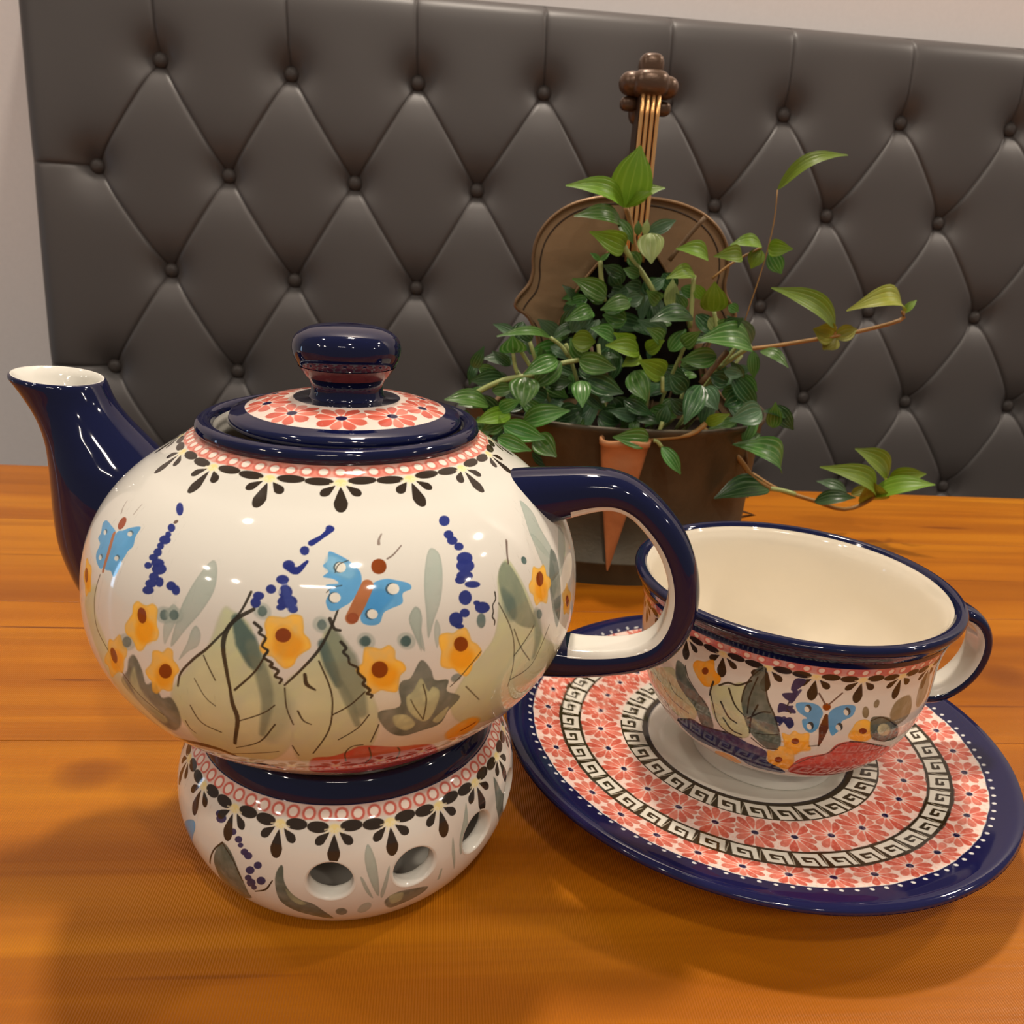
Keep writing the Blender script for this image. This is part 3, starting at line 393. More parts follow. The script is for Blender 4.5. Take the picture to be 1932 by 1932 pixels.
PAINT['warm']=[
('P','greyd',0.3,1.0,[-119.9,14.92,-115.5,16.51,-112.6,22.47,-112.1,28.39,-112.6,31.63,-120.8,36.0,-125.9,32.65,-124.9,26.52,-123.9,21.12]),
('S','vine',0.1,0.9,[0.51,0.41],[-127.9,25.34,-123.4,18.51,-119.5,14.77]),
('S','vine',0.1,0.8,[0.42,0.42],[-119.5,14.77,-114.9,18.47,-112.6,23.86]),
('P','navyD',0.12,0.95,[-119.6,8.76,-119.8,9.61,-121.1,10.35,-122.7,10.55,-123.6,10.08,-123.4,9.19,-122.1,8.44,-120.5,8.27]),
('P','navyD',0.12,0.95,[-121.4,8.17,-121.5,8.79,-122.5,9.34,-123.7,9.5,-124.4,9.16,-124.3,8.53,-123.3,7.98,-122.2,7.83]),
('P','navyD',0.12,0.95,[-114.6,10.54,-114.8,11.18,-115.7,11.69,-116.8,11.76,-117.4,11.35,-117.1,10.69,-116.2,10.19,-115.2,10.13]),
('P','navyD',0.12,0.95,[-112.1,11.71,-112.3,12.37,-113.2,12.87,-114.3,12.92,-114.8,12.47,-114.5,11.8,-113.6,11.3,-112.6,11.27]),
('P','navyD',0.12,0.95,[-111.5,12.98,-111.7,13.48,-112.4,13.86,-113.1,13.88,-113.5,13.54,-113.2,13.03,-112.6,12.66,-111.8,12.64]),
('P','navyD',0.12,0.95,[-109.6,14.19,-110.0,14.91,-110.9,15.43,-111.9,15.45,-112.3,14.94,-111.9,14.21,-111.0,13.7,-110.0,13.69]),
('P','navyD',0.12,0.95,[-108.1,14.8,-108.5,15.59,-109.5,16.16,-110.5,16.16,-111.0,15.59,-110.6,14.78,-109.6,14.22,-108.6,14.24]),
('P','navyD',0.12,0.95,[-104.9,16.58,-105.3,17.41,-106.3,17.96,-107.3,17.92,-107.6,17.29,-107.2,16.45,-106.2,15.9,-105.3,15.96]),
('P','navyD',0.12,0.95,[-107.4,18.58,-107.9,19.56,-109.1,20.29,-110.2,20.29,-110.6,19.54,-110.0,18.54,-108.9,17.86,-107.8,17.89]),
('P','navyD',0.12,0.95,[-108.7,21.35,-109.2,22.28,-110.3,22.97,-111.2,23.0,-111.4,22.31,-110.8,21.37,-109.8,20.73,-109.0,20.73]),
('P','navyD',0.12,0.95,[-107.6,22.62,-108.3,23.91,-109.8,24.91,-110.9,24.94,-111.1,23.94,-110.3,22.59,-109.0,21.72,-107.9,21.74]),
('P','navyD',0.12,0.95,[-103.9,20.86,-104.5,21.97,-105.7,22.74,-106.8,22.67,-107.1,21.79,-106.5,20.66,-105.3,19.97,-104.3,20.05]),
('P','navyD',0.12,0.95,[-107.6,24.39,-108.1,25.27,-109.0,25.93,-109.7,25.93,-109.8,25.26,-109.3,24.35,-108.4,23.76,-107.7,23.78]),
('S','vine',0.1,1.0,[0.41,0.51,0.3],[-108.8,26.43,-104.5,24.06,-101.7,20.31]),
('P','greyd',0.25,1.0,[-100.8,19.51,-99.2,15.7,-98.2,15.81,-98.0,19.56,-96.4,23.09,-93.5,25.6,-89.1,27.64,-84.4,35.55,-91.2,33.56,-97.0,31.09,-100.5,27.16]),
('P','sage',0.3,0.6,[-97.7,21.99,-94.6,24.99,-91.9,27.05,-94.4,27.91,-97.0,25.45]),
('P','blue',0.3,1.0,[-142.3,19.44,-134.7,15.13,-134.0,17.89,-141.0,26.47,-142.0,25.3,-145.0,24.14]),
('P','blade',0.2,1.0,[-73.7,9.92,-72.0,12.38,-70.9,17.04,-70.3,25.49,-73.1,19.46,-74.6,13.47]),
('P','blade',0.2,1.0,[-67.7,16.59,-67.4,18.29,-69.0,26.25,-69.8,24.08]),
('P','blade',0.2,1.0,[-75.9,18.21,-74.7,19.21,-72.0,25.84,-74.1,23.12]),
('P','blade',0.2,1.0,[-39.3,8.98,-39.2,10.79,-42.2,21.88,-43.5,16.43]),
('P','blade',0.2,1.0,[-46.2,14.77,-45.3,19.65,-43.9,26.64,-46.5,19.73]),
('S','blade',0.2,1.0,[0.52,0.84],[-49.9,23.27,-50.0,27.0]),
('P','greyd',0.4,0.9,[-68.2,28.27,-64.6,25.72,-58.8,26.52,-53.6,28.37,-55.6,31.03,-62.0,32.8,-66.0,33.13]),
('P','blade',0.4,0.9,[-72.5,28.35,-72.5,30.16,-73.7,32.01,-75.4,32.68,-76.5,31.56,-76.3,29.56,-75.1,27.95,-73.5,27.48]),
('P','greyd',0.3,0.8,[-79.8,30.92,-80.4,32.41,-81.7,32.96,-83.0,32.13,-83.4,30.56,-82.8,29.23,-81.5,28.8,-80.3,29.46]),
('P','sage',0.4,0.7,[-66.9,26.53,-62.6,26.48,-62.6,30.19,-65.7,30.82]),
('P','greyd',0.3,0.9,[-22.5,8.6,-19.3,14.85,-10.0,22.69,-13.0,24.72,-17.0,26.47,-24.2,16.9])]
PAINT['cup']=[
('P','sage',0.4,1.0,[-174.1,29.43,-156.7,20.56,-149.5,18.1,-147.3,21.06,-142.7,23.7,-137.1,26.02,-137.2,29.17,-140.0,32.5,-149.4,35.13,-157.7,32.48,-166.0,30.68]),
('S','vine',0.1,0.75,[0.35,0.35],[-157.1,27.16,-150.8,29.77,-141.4,30.47]),
('S','vine',0.1,0.75,[0.35,0.35],[-152.1,23.14,-149.2,25.94,-143.6,26.46]),
('S','vine',0.1,0.75,[0.36,0.36],[-163.8,25.41,-158.2,26.48]),
('P','greyd',0.3,1.0,[-148.3,14.9,-143.8,15.28,-142.5,17.99,-138.2,20.68,-133.5,22.81,-131.2,26.0,-129.8,31.17,-135.1,32.21,-137.9,26.96,-142.7,24.28,-147.8,20.71]),
('P','orange',0.2,1.0,[-139.4,11.51,-135.6,10.41,-132.3,8.71,-131.2,11.78,-128.7,13.02,-129.2,15.28,-133.5,17.81,-136.8,16.91,-140.4,14.0]),
('P','rust',0.12,1.0,[-133.7,12.79,-134.0,13.69,-134.8,14.33,-135.8,14.35,-136.4,13.73,-136.1,12.82,-135.2,12.17,-134.3,12.16]),
('P','sage',0.3,1.0,[-131.9,18.87,-130.4,16.18,-125.5,14.61,-120.5,12.33,-119.1,16.82,-117.6,21.8,-115.5,28.35,-118.3,30.68,-123.5,30.61,-128.4,27.95,-131.0,23.56]),
('P','greyd',0.3,1.0,[-119.7,13.39,-118.1,9.86,-116.1,6.02,-113.7,5.64,-113.2,10.19,-112.2,14.02,-109.0,18.49,-106.1,23.38,-104.2,27.89,-104.7,31.43,-108.8,31.83,-113.5,29.06,-116.4,26.11,-118.8,21.61,-120.1,17.64]),
('S','sage',1.0,0.4,[0.97,1.46],[-116.3,22.55,-111.8,24.78,-107.5,26.11]),
('S','vine',0.1,0.9,[0.58,0.38],[-125.1,15.49,-122.1,19.87,-118.1,22.51]),
('S','vine',0.1,0.9,[0.58,0.49],[-127.4,20.52,-124.0,24.46,-120.7,25.71]),
('S','vine',0.1,0.9,[0.59,0.49],[-125.8,25.72,-122.3,28.8,-118.5,29.37]),
('S','vine',0.1,0.9,[0.38,0.38],[-115.9,9.26,-117.5,15.87,-117.4,21.18]),
('S','vine',0.1,0.9,[0.48,0.38],[-116.9,22.72,-112.8,19.64,-109.8,18.92]),
('S','vine',0.1,0.9,[0.47,0.47],[-115.6,27.73,-115.8,22.39,-114.3,17.62]),
('S','vine',0.1,0.9,[0.56,0.56],[-128.8,15.67,-125.7,13.87,-122.1,13.55,-117.9,11.09]),
('S','vine',0.1,0.9,[0.68,0.39],[-131.2,15.42,-131.8,17.73,-132.0,19.97]),
('P','navyD',0.12,0.95,[-103.8,7.08,-100.3,7.05,-102.0,10.03,-104.5,10.96]),
('P','navyD',0.12,0.95,[-107.0,12.41,-102.8,11.67,-102.8,14.2,-105.6,13.92]),
('P','navyD',0.12,0.95,[-104.1,10.38,-102.1,10.81,-103.1,12.73]),
('P','navyD',0.12,0.95,[-107.4,15.55,-104.7,15.54,-102.0,16.62,-101.7,17.73,-105.3,17.72,-107.3,18.37]),
('P','navyD',0.12,0.95,[-108.2,19.91,-105.5,19.61,-105.6,21.57,-107.3,21.37]),
('P','navyD',0.12,0.95,[-105.3,20.4,-102.8,19.12,-101.2,21.31,-102.5,22.95,-104.2,21.57]),
('P','blue',0.15,1.0,[-101.9,14.57,-97.9,13.77,-94.4,14.41,-92.5,16.53,-92.9,18.65,-93.0,21.38,-95.0,23.3,-97.7,21.9,-98.9,19.31,-97.4,18.58,-100.8,16.96]),
('P','blue',0.15,1.0,[-90.5,16.39,-87.2,13.95,-81.9,13.9,-81.9,16.96,-85.3,18.8,-84.6,20.97,-86.1,22.69,-87.3,23.72,-89.2,21.11]),
('P','vine',0.1,0.8,[-96.6,15.45,-96.8,16.32,-97.5,16.76,-98.3,16.51,-98.8,15.71,-98.7,14.83,-98.0,14.39,-97.2,14.65]),
('P','cream',0.1,1.0,[-97.5,15.5,-97.2,16.18,-97.4,16.72,-98.0,16.79,-98.7,16.35,-99.0,15.67,-98.8,15.14,-98.2,15.06]),
('P','vine',0.1,0.8,[-94.6,20.75,-94.6,21.71,-95.3,22.18,-96.2,21.88,-96.8,21.0,-96.7,20.06,-96.0,19.6,-95.1,19.88]),
('P','cream',0.1,1.0,[-95.5,20.79,-95.1,21.55,-95.2,22.13,-95.9,22.2,-96.6,21.71,-97.0,20.96,-96.8,20.38,-96.2,20.32]),
('P','vine',0.1,0.8,[-83.0,15.62,-83.1,16.49,-83.9,16.85,-84.8,16.49,-85.4,15.63,-85.3,14.77,-84.6,14.41,-83.6,14.76]),
('P','cream',0.1,1.0,[-84.0,15.57,-83.6,16.3,-83.8,16.81,-84.5,16.81,-85.2,16.29,-85.6,15.57,-85.4,15.06,-84.8,15.06]),
('P','vine',0.1,0.8,[-84.4,20.53,-84.4,21.47,-85.2,21.88,-86.1,21.5,-86.8,20.57,-86.7,19.64,-86.0,19.24,-85.0,19.61]),
('P','cream',0.1,1.0,[-85.4,20.48,-84.9,21.27,-85.0,21.84,-85.7,21.84,-86.6,21.28,-87.0,20.5,-86.8,19.95,-86.2,19.94]),
('S','brownD',0.12,1.0,[0.98,2.56,1.48,0.49],[-91.2,17.21,-91.0,21.22,-90.8,24.68,-90.9,27.7]),
('P','rust',0.12,1.0,[-90.3,14.45,-90.6,15.25,-91.5,15.63,-92.5,15.39,-93.1,14.65,-92.9,13.84,-92.0,13.44,-90.9,13.7]),
('S','vineP',0.1,1.0,[0.48,0.48],[-95.2,10.69,-92.4,13.72]),
('S','vineP',0.1,1.0,[0.48,0.48],[-87.5,10.06,-91.2,13.8]),
('P','yel',0.2,1.0,[-104.6,24.84,-102.0,24.93,-100.7,23.22,-98.3,24.01,-95.5,23.34,-94.6,26.9,-93.2,29.4,-96.5,30.52,-98.3,32.32,-102.2,31.59,-103.0,28.27]),
('P','orange',0.6,0.6,[-104.0,27.83,-101.5,27.31,-99.8,27.01,-97.6,26.66,-94.6,26.27,-94.5,27.27,-93.1,29.8,-96.3,30.93,-98.2,32.76,-102.1,32.01,-102.9,28.65]),
('P','rust',0.15,1.0,[-98.1,26.73,-98.2,27.58,-99.1,28.06,-100.1,27.9,-100.7,27.18,-100.5,26.34,-99.7,25.86,-98.7,26.02]),
('P','yel',0.2,1.0,[-108.3,33.18,-105.7,32.43,-103.8,29.81,-99.0,30.95,-97.1,38.28,-99.5,41.28,-105.3,40.69]),
('P','orange',0.6,0.6,[-107.6,37.41,-104.8,36.52,-102.4,35.85,-97.9,34.83,-96.9,38.89,-99.3,42.05,-105.1,41.4]),
('P','rust',0.15,1.0,[-101.8,35.71,-102.0,36.92,-102.9,37.69,-104.1,37.51,-104.7,36.5,-104.5,35.31,-103.6,34.61,-102.5,34.77]),
('P','yel',0.2,1.0,[-79.5,18.87,-76.1,18.42,-72.4,20.75,-71.1,24.98,-74.8,26.1,-81.0,24.18,-80.6,21.02]),
('P','orange',0.6,0.6,[-78.3,22.13,-74.5,22.41,-71.5,22.72,-70.9,25.38,-74.6,26.5,-80.8,24.54,-80.2,22.04]),
('P','rust',0.15,1.0,[-74.3,22.42,-74.5,23.15,-75.6,23.36,-76.9,22.95,-77.7,22.17,-77.5,21.45,-76.5,21.23,-75.2,21.62]),
('P','orange',0.2,1.0,[-131.5,44.38,-125.7,41.69,-121.1,42.46,-118.4,45.88,-125.8,49.33,-132.3,50.01]),
('P','red',0.3,1.0,[-97.7,38.42,-95.4,33.81,-90.5,31.67,-86.7,30.34,-83.8,26.59,-77.0,25.91,-68.6,27.89,-58.3,31.33,-50.1,36.24,-54.5,41.87,-63.0,43.76,-72.0,46.95,-86.3,45.49,-96.9,42.7]),
('P','redD',0.8,0.6,[-96.1,39.17,-85.1,35.06,-70.0,35.6,-64.7,44.6,-82.2,45.5,-94.7,42.89]),
('S','vine',0.15,0.6,[0.4,0.4],[-96.8,37.2,-91.9,32.96,-86.5,30.7,-83.0,26.92,-76.9,26.04]),
('P','navyD',0.25,1.0,[-151.2,38.32,-141.9,33.07,-135.1,32.21,-129.0,31.2,-122.9,30.35,-115.7,31.86,-108.6,33.27,-107.4,38.15,-101.0,41.08,-98.5,44.5,-106.6,45.22,-114.3,44.64,-121.0,41.19,-133.3,42.02,-144.4,43.01]),
('P','greyd',0.3,1.0,[-74.3,18.66,-71.5,17.87,-65.7,19.18,-59.0,23.34,-55.4,28.72,-63.8,27.85,-70.9,25.31]),
('P','sageL',0.3,1.0,[-62.8,23.68,-62.7,25.33,-65.0,25.56,-68.0,24.34,-69.8,22.48,-69.7,20.97,-67.8,20.63,-65.0,21.71]),
('P','sageD',0.5,0.9,[-66.1,16.47,-64.1,13.69,-58.2,13.21,-54.7,17.13,-54.8,20.92,-60.6,22.4,-65.3,19.25]),
('P','sageD',0.2,1.0,[-75.8,16.19,-75.8,17.51,-76.5,18.01,-77.7,17.39,-78.5,16.04,-78.5,14.74,-77.7,14.24,-76.6,14.84]),
('P','sageD',0.2,1.0,[-72.4,14.04,-72.8,14.8,-73.7,14.89,-74.5,14.26,-74.7,13.28,-74.2,12.52,-73.3,12.42,-72.6,13.05]),
('S','brownL',0.4,0.8,[1.18,1.28],[-41.9,8.35,-40.5,14.73,-40.8,21.76,-44.7,25.77]),
('P','sageD',0.3,0.7,[-52.2,8.19,-46.9,9.06,-43.6,15.36,-47.4,19.62,-52.2,16.67]),
('S','vine',0.2,0.5,[0.49,0.49],[-94.2,28.15,-90.8,27.5]),
('S','vine',0.12,0.8,[0.39,0.39],[-131.7,19.33,-130.0,23.18,-127.7,28.3,-122.9,30.69,-118.3,30.68]),
('S','vine',0.12,0.8,[0.48,0.39],[-113.7,5.91,-113.0,10.64,-111.3,15.36,-108.3,19.39,-105.6,24.44]),
('S','vine',0.12,0.8,[0.37,0.37],[-120.0,18.15,-119.8,14.45,-118.1,9.86,-114.8,5.92]),
('S','vine',0.12,0.8,[0.39,0.39],[-105.9,25.72,-109.2,26.52,-113.8,27.19]),
('S','vine',0.12,0.8,[0.39,0.39],[-114.7,29.43,-109.4,32.0,-104.7,31.43]),
('S','vine',0.12,0.8,[0.39,0.29],[-143.9,14.8,-141.6,18.2,-135.8,21.99,-132.0,24.53]),
('S','vine',0.12,0.8,[0.36,0.36],[-167.8,26.91,-166.6,31.61,-156.9,33.39,-149.4,35.13]),
('S','vine',0.12,0.8,[0.38,0.38],[-104.3,14.47,-104.7,16.57,-103.1,17.84]),
('S','vine',0.12,0.8,[0.47,0.47],[-79.7,25.75,-72.2,27.04,-58.8,31.33]),
('S','vine',0.12,0.8,[0.36,0.36],[-73.9,18.97,-69.1,18.42,-60.4,22.74]),
('S','vine',0.12,0.8,[0.37,0.37],[-70.1,25.42,-62.7,28.09,-55.8,28.23]),
('S','vine',0.12,0.8,[0.49,0.49],[-151.7,38.96,-140.9,32.59,-135.1,32.58,-129.1,31.55,-122.9,30.49]),
('P','navy',0.4,0.5,[-143.2,37.65,-145.2,39.27,-147.8,40.36,-149.1,39.97,-148.1,38.33,-146.0,36.7,-143.9,35.97,-142.7,36.36]),
('P','navy',0.4,0.5,[-135.6,36.38,-137.0,37.59,-138.7,38.14,-139.8,37.62,-139.5,36.36,-138.1,35.19,-136.4,34.75,-135.4,35.23]),
('P','navy',0.4,0.5,[-130.1,36.78,-131.2,37.89,-132.8,38.28,-133.8,37.67,-133.6,36.45,-132.4,35.38,-131.0,35.06,-130.0,35.63]),
('P','navy',0.4,0.5,[-123.4,35.99,-124.3,36.94,-125.6,37.16,-126.6,36.5,-126.6,35.38,-125.6,34.47,-124.3,34.29,-123.4,34.9]),
('P','navy',0.4,0.5,[-117.8,36.93,-118.6,37.84,-119.9,37.97,-120.9,37.21,-120.9,36.05,-120.1,35.19,-118.9,35.08,-117.9,35.79]),
('P','navy',0.4,0.5,[-112.3,38.32,-113.0,39.26,-114.3,39.29,-115.3,38.39,-115.4,37.16,-114.7,36.3,-113.4,36.28,-112.5,37.09]),
('P','navy',0.4,0.5,[-106.5,40.33,-107.2,41.36,-108.5,41.27,-109.6,40.15,-109.9,38.76,-109.2,37.89,-107.9,37.95,-106.9,38.92]),
('S','navyD',0.15,0.85,[1.12,0.66],[-103.8,14.38,-101.4,10.45]),
('S','navyD',0.15,0.85,[1.14,0.66],[-106.6,16.92,-103.0,15.76]),
('S','navyD',0.15,0.85,[1.15,0.67],[-104.9,19.77,-106.0,22.22])]
LEAVES=[
('young',[0.0465,0.4318,0.1818],[0.05,0.4261,0.2097],0.02,0.12),
('young',[0.0456,0.4317,0.1825],[0.0156,0.4166,0.1895],0.0083,0.25),
('young',[0.0464,0.4318,0.1825],[0.0635,0.4234,0.1915],0.0065,0.2),
('mid',[0.0447,0.4266,0.1744],[0.0204,0.4121,0.1762],0.0073,0.2),
('young',[0.0475,0.4269,0.1634],[0.0282,0.4099,0.1696],0.0116,0.2),
('pale',[0.0587,0.423,0.1707],[0.0596,0.415,0.1568],0.0128,0.1),
('grey',[0.0581,0.4279,0.171],[0.0713,0.4293,0.1775],0.0069,0.1),
('mid',[0.0419,0.4243,0.1761],[0.0511,0.4252,0.1652],0.0051,0.12),
('mid',[0.0531,0.4254,0.1695],[0.0524,0.4253,0.176],0.0039,0.12),
('pale',[0.0564,0.4257,0.1697],[0.0568,0.4258,0.177],0.0039,0.12),
('mid',[0.0399,0.4211,0.1397],[0.0218,0.4092,0.1479],0.0098,0.15),
('young',[0.0887,0.426,0.1609],[0.0704,0.4141,0.1643],0.0074,0.2),
('young',[0.1068,0.4328,0.1629],[0.0904,0.4211,0.1619],0.0085,0.2),
('young',[0.1189,0.4441,0.1681],[0.1014,0.4373,0.1676],0.006,0.2),
('young',[0.1183,0.444,0.1665],[0.1151,0.4437,0.1566],0.0087,0.12),
('young',[0.1225,0.4444,0.1675],[0.1324,0.4354,0.1675],0.0088,0.25),
('mid',[0.1237,0.4446,0.1652],[0.1316,0.4453,0.1551],0.0088,0.12),
('young',[0.1227,0.4445,0.1951],[0.1522,0.4374,0.2122],0.006,0.3),
('young',[0.0941,0.4215,0.1358],[0.0912,0.4152,0.1503],0.0135,0.12),
('young',[0.0817,0.4202,0.1533],[0.0665,0.4087,0.1507],0.0073,0.2),
('pale',[0.0733,0.4244,0.1351],[0.0723,0.4243,0.1502],0.0078,0.12),
('mid',[0.0502,0.4271,0.1612],[0.0559,0.4277,0.1545],0.0078,0.12),
('mid',[0.0356,0.4237,0.1566],[0.0304,0.4231,0.1598],0.0026,0.12),
('mid',[0.0356,0.4237,0.1566],[0.0398,0.4241,0.1603],0.0026,0.12),
('mid',[0.0515,0.4172,0.1383],[0.0363,0.4056,0.1345],0.008,0.12),
('mid',[0.0331,0.4154,0.1334],[0.0196,0.404,0.1286],0.008,0.2),
('grey',[0.0325,0.4153,0.131],[0.0282,0.4149,0.1244],0.0075,0.12),
('grey',[0.0504,0.4221,0.1379],[0.0584,0.4229,0.1407],0.0077,0.12),
('dark',[0.0827,0.4153,0.1329],[0.0601,0.403,0.1308],0.0081,0.15),
('mid',[0.077,0.4248,0.1457],[0.0883,0.4259,0.1431],0.0069,0.12),
('dark',[0.0579,0.4279,0.1443],[0.0494,0.4271,0.1454],0.0087,0.12),
('dark',[0.0605,0.4332,0.149],[0.0665,0.4338,0.1412],0.0105,0.12),
('mid',[0.1036,0.4325,0.1386],[0.1093,0.4331,0.1357],0.0054,0.12),
('pale',[0.0939,0.4295,0.1318],[0.1008,0.4302,0.1255],0.0071,0.12),
('dark',[0.048,0.437,0.1447],[0.0429,0.4365,0.1526],0.0097,0.12),
('dark',[0.0695,0.4391,0.1516],[0.0774,0.4399,0.143],0.0098,0.12),
('mid',[0.0135,0.4134,0.119],[-0.0123,0.3907,0.1207],0.0041,0.15),
('mid',[-0.0043,0.4066,0.1113],[-0.0052,0.4025,0.1201],0.0136,0.12),
('dark',[-0.0054,0.4115,0.1043],[-0.0147,0.4106,0.111],0.0055,0.12),
('mid',[0.034,0.4155,0.132],[0.02,0.404,0.1283],0.0069,0.12),
('mid',[0.0393,0.416,0.1331],[0.0522,0.4173,0.1399],0.0083,0.12),
('mid',[-0.0148,0.4005,0.0858],[-0.0357,0.3884,0.0896],0.0077,0.15),
('young',[-0.0038,0.3966,0.0828],[-0.0203,0.3849,0.0803],0.0085,0.15),
('mid',[0.0026,0.3922,0.0805],[0.0245,0.3844,0.089],0.0102,0.12),
('mid',[-0.0071,0.3963,0.0781],[-0.0175,0.3952,0.074],0.0081,0.12),
('mid',[-0.0068,0.3862,0.0795],[0.0137,0.3783,0.0761],0.0105,0.1),
('mid',[-0.009,0.381,0.0744],[0.0072,0.3726,0.0714],0.0082,0.1),
('mid',[0.0092,0.3878,0.0748],[0.0196,0.3788,0.0675],0.0114,0.12),
('dark',[0.0081,0.3928,0.0652],[0.0198,0.3939,0.0582],0.0072,0.12),
('mid',[0.0021,0.3972,0.1013],[0.0021,0.3871,0.0887],0.0147,0.12),
('mid',[0.0175,0.4038,0.1096],[0.0012,0.3921,0.1034],0.009,0.12),
('mid',[0.0278,0.3998,0.1108],[0.0452,0.3915,0.1089],0.0107,0.12),
('dark',[0.033,0.4003,0.1018],[0.0498,0.3919,0.0974],0.0112,0.12),
('mid',[0.029,0.3929,0.102],[0.0299,0.3809,0.0916],0.0092,0.1),
('young',[0.0561,0.3996,0.1169],[0.0384,0.3858,0.1203],0.009,0.12),
('young',[0.0692,0.3969,0.1073],[0.0543,0.3853,0.1146],0.0112,0.12),
('young',[0.06,0.403,0.1171],[0.0669,0.3956,0.1233],0.0077,0.12),
('young',[0.0567,0.3996,0.1152],[0.0475,0.3907,0.1104],0.0076,0.12),
('mid',[0.0542,0.3974,0.1076],[0.0606,0.388,0.0953],0.0121,0.12),
('mid',[0.0194,0.4039,0.1088],[0.006,0.4026,0.0957],0.0108,0.12),
('dark',[0.0132,0.4083,0.0978],[0.0258,0.4096,0.0984],0.0082,0.12),
('mid',[0.113,0.4133,0.1208],[0.0821,0.3952,0.1243],0.0124,0.2),
('grey',[0.1142,0.4185,0.1215],[0.0978,0.4088,0.1352],0.0096,0.12),
('mid',[0.118,0.4138,0.1188],[0.1303,0.405,0.1127],0.005,0.2),
('mid',[0.1157,0.4186,0.118],[0.1184,0.4189,0.1044],0.0063,0.12),
('dark',[0.0872,0.3957,0.103],[0.0788,0.3828,0.0862],0.0109,0.12),
('grey',[0.0898,0.401,0.1013],[0.0962,0.3936,0.092],0.0101,0.12),
('grey',[0.0998,0.407,0.1089],[0.1097,0.408,0.1074],0.0061,0.12),
('dark',[0.1056,0.4106,0.106],[0.12,0.412,0.091],0.0094,0.12),
('grey',[0.1195,0.4019,0.0917],[0.1017,0.3901,0.0878],0.0122,0.1),
('young',[0.0909,0.391,0.0856],[0.0998,0.3839,0.0923],0.0059,0.15),
('dark',[0.0696,0.3939,0.0835],[0.0716,0.3941,0.0926],0.0077,0.12),
('mid',[0.0632,0.3842,0.0778],[0.0447,0.3743,0.0799],0.0101,0.15),
('mid',[0.0691,0.3808,0.0751],[0.0791,0.3778,0.0631],0.0066,0.1),
('mid',[0.1386,0.4159,0.0578],[0.1081,0.4028,0.0733],0.0115,0.3),
('dark',[0.1322,0.4102,0.0497],[0.1016,0.3971,0.046],0.0118,0.15),
('dark',[0.0461,0.4066,0.092],[0.0524,0.4073,0.084],0.0129,0.12),
('dark',[0.0216,0.4042,0.08],[0.0321,0.4052,0.0859],0.0137,0.12),
('dark',[0.0271,0.4027,0.0788],[0.0204,0.402,0.072],0.0128,0.12),
('dark',[0.0402,0.404,0.0849],[0.0508,0.4051,0.0798],0.0146,0.12),
('mid',[0.0734,0.4144,0.116],[0.0802,0.4151,0.1269],0.0084,0.12),
('mid',[0.0788,0.4099,0.1098],[0.0946,0.4115,0.115],0.0084,0.12),
('mid',[0.0952,0.4065,0.1158],[0.0775,0.4047,0.1132],0.0102,0.12),
('young',[0.0238,0.4044,0.1195],[0.0354,0.4055,0.1192],0.0108,0.12),
('mid',[0.0311,0.4101,0.1112],[0.0231,0.4093,0.1197],0.0101,0.12),
('mid',[0.0509,0.4192,0.1291],[0.0388,0.418,0.1311],0.0103,0.12),
('grey',[0.0272,0.4168,0.1297],[0.0242,0.4165,0.1216],0.0074,0.12),
('dark',[0.043,0.4214,0.1194],[0.0393,0.421,0.1291],0.0094,0.12),
('mid',[-0.0135,0.4027,0.0927],[-0.0029,0.4037,0.0949],0.0072,0.12),
('dark',[0.0136,0.4054,0.0902],[0.0053,0.4045,0.0935],0.0082,0.12),
('mid',[0.0949,0.4216,0.128],[0.1061,0.4227,0.1277],0.0096,0.12),
('dark',[0.0832,0.4103,0.0973],[0.0739,0.4094,0.1051],0.0103,0.12),
('dark',[0.1038,0.4124,0.1028],[0.094,0.4114,0.106],0.0104,0.12),
('dark',[0.1124,0.4133,0.0949],[0.1037,0.4124,0.0908],0.0125,0.12),
('young',[0.1693,0.4592,0.1287],[0.1273,0.4449,0.1477],0.0098,0.18),
('olive',[0.1702,0.4593,0.1239],[0.1572,0.458,0.127],0.0123,0.12),
('olive',[0.1707,0.4593,0.1236],[0.1647,0.4587,0.1162],0.0107,0.12),
('olive',[0.1703,0.4593,0.1236],[0.1818,0.4604,0.1282],0.009,0.12),
('olive',[0.2056,0.4628,0.1393],[0.17,0.4492,0.1382],0.0102,0.35),
('young',[0.2056,0.4628,0.1379],[0.212,0.4635,0.1451],0.0042,0.12),
('young',[0.2189,0.4792,0.0288],[0.1735,0.4546,0.051],0.0109,0.22),
('young',[0.2172,0.4791,0.0287],[0.2447,0.4617,0.0428],0.01,0.15),
('young',[0.23,0.4904,0.0379],[0.2008,0.4774,0.0575],0.0116,0.15),
('young',[0.2308,0.4905,0.0379],[0.2486,0.4822,0.0437],0.0107,0.3),
('olive',[0.2219,0.4845,0.0246],[0.2094,0.4682,0.0419],0.0175,0.12),
('dark',[0.1803,0.4703,0.0252],[0.2007,0.4623,0.0317],0.0083,0.15),
('grey',[0.208,0.4932,0.0253],[0.1872,0.4911,0.0322],0.0065,0.12),
('olive',[0.2064,0.483,0.0276],[0.2167,0.484,0.0324],0.0064,0.12),
('mid',[0.0389,0.421,0.1373],[0.0268,0.4198,0.143],0.0059,0.12),
('dark',[0.0486,0.432,0.1499],[0.0381,0.431,0.1541],0.007,0.12),
('mid',[0.0563,0.4277,0.1506],[0.0477,0.4269,0.1533],0.0061,0.12),
('mid',[0.0665,0.4207,0.139],[0.0579,0.4098,0.1447],0.0077,0.12),
('mid',[0.0802,0.4221,0.1365],[0.0743,0.4215,0.1433],0.006,0.12),
('young',[0.0883,0.4209,0.1419],[0.0815,0.4202,0.1486],0.006,0.12),
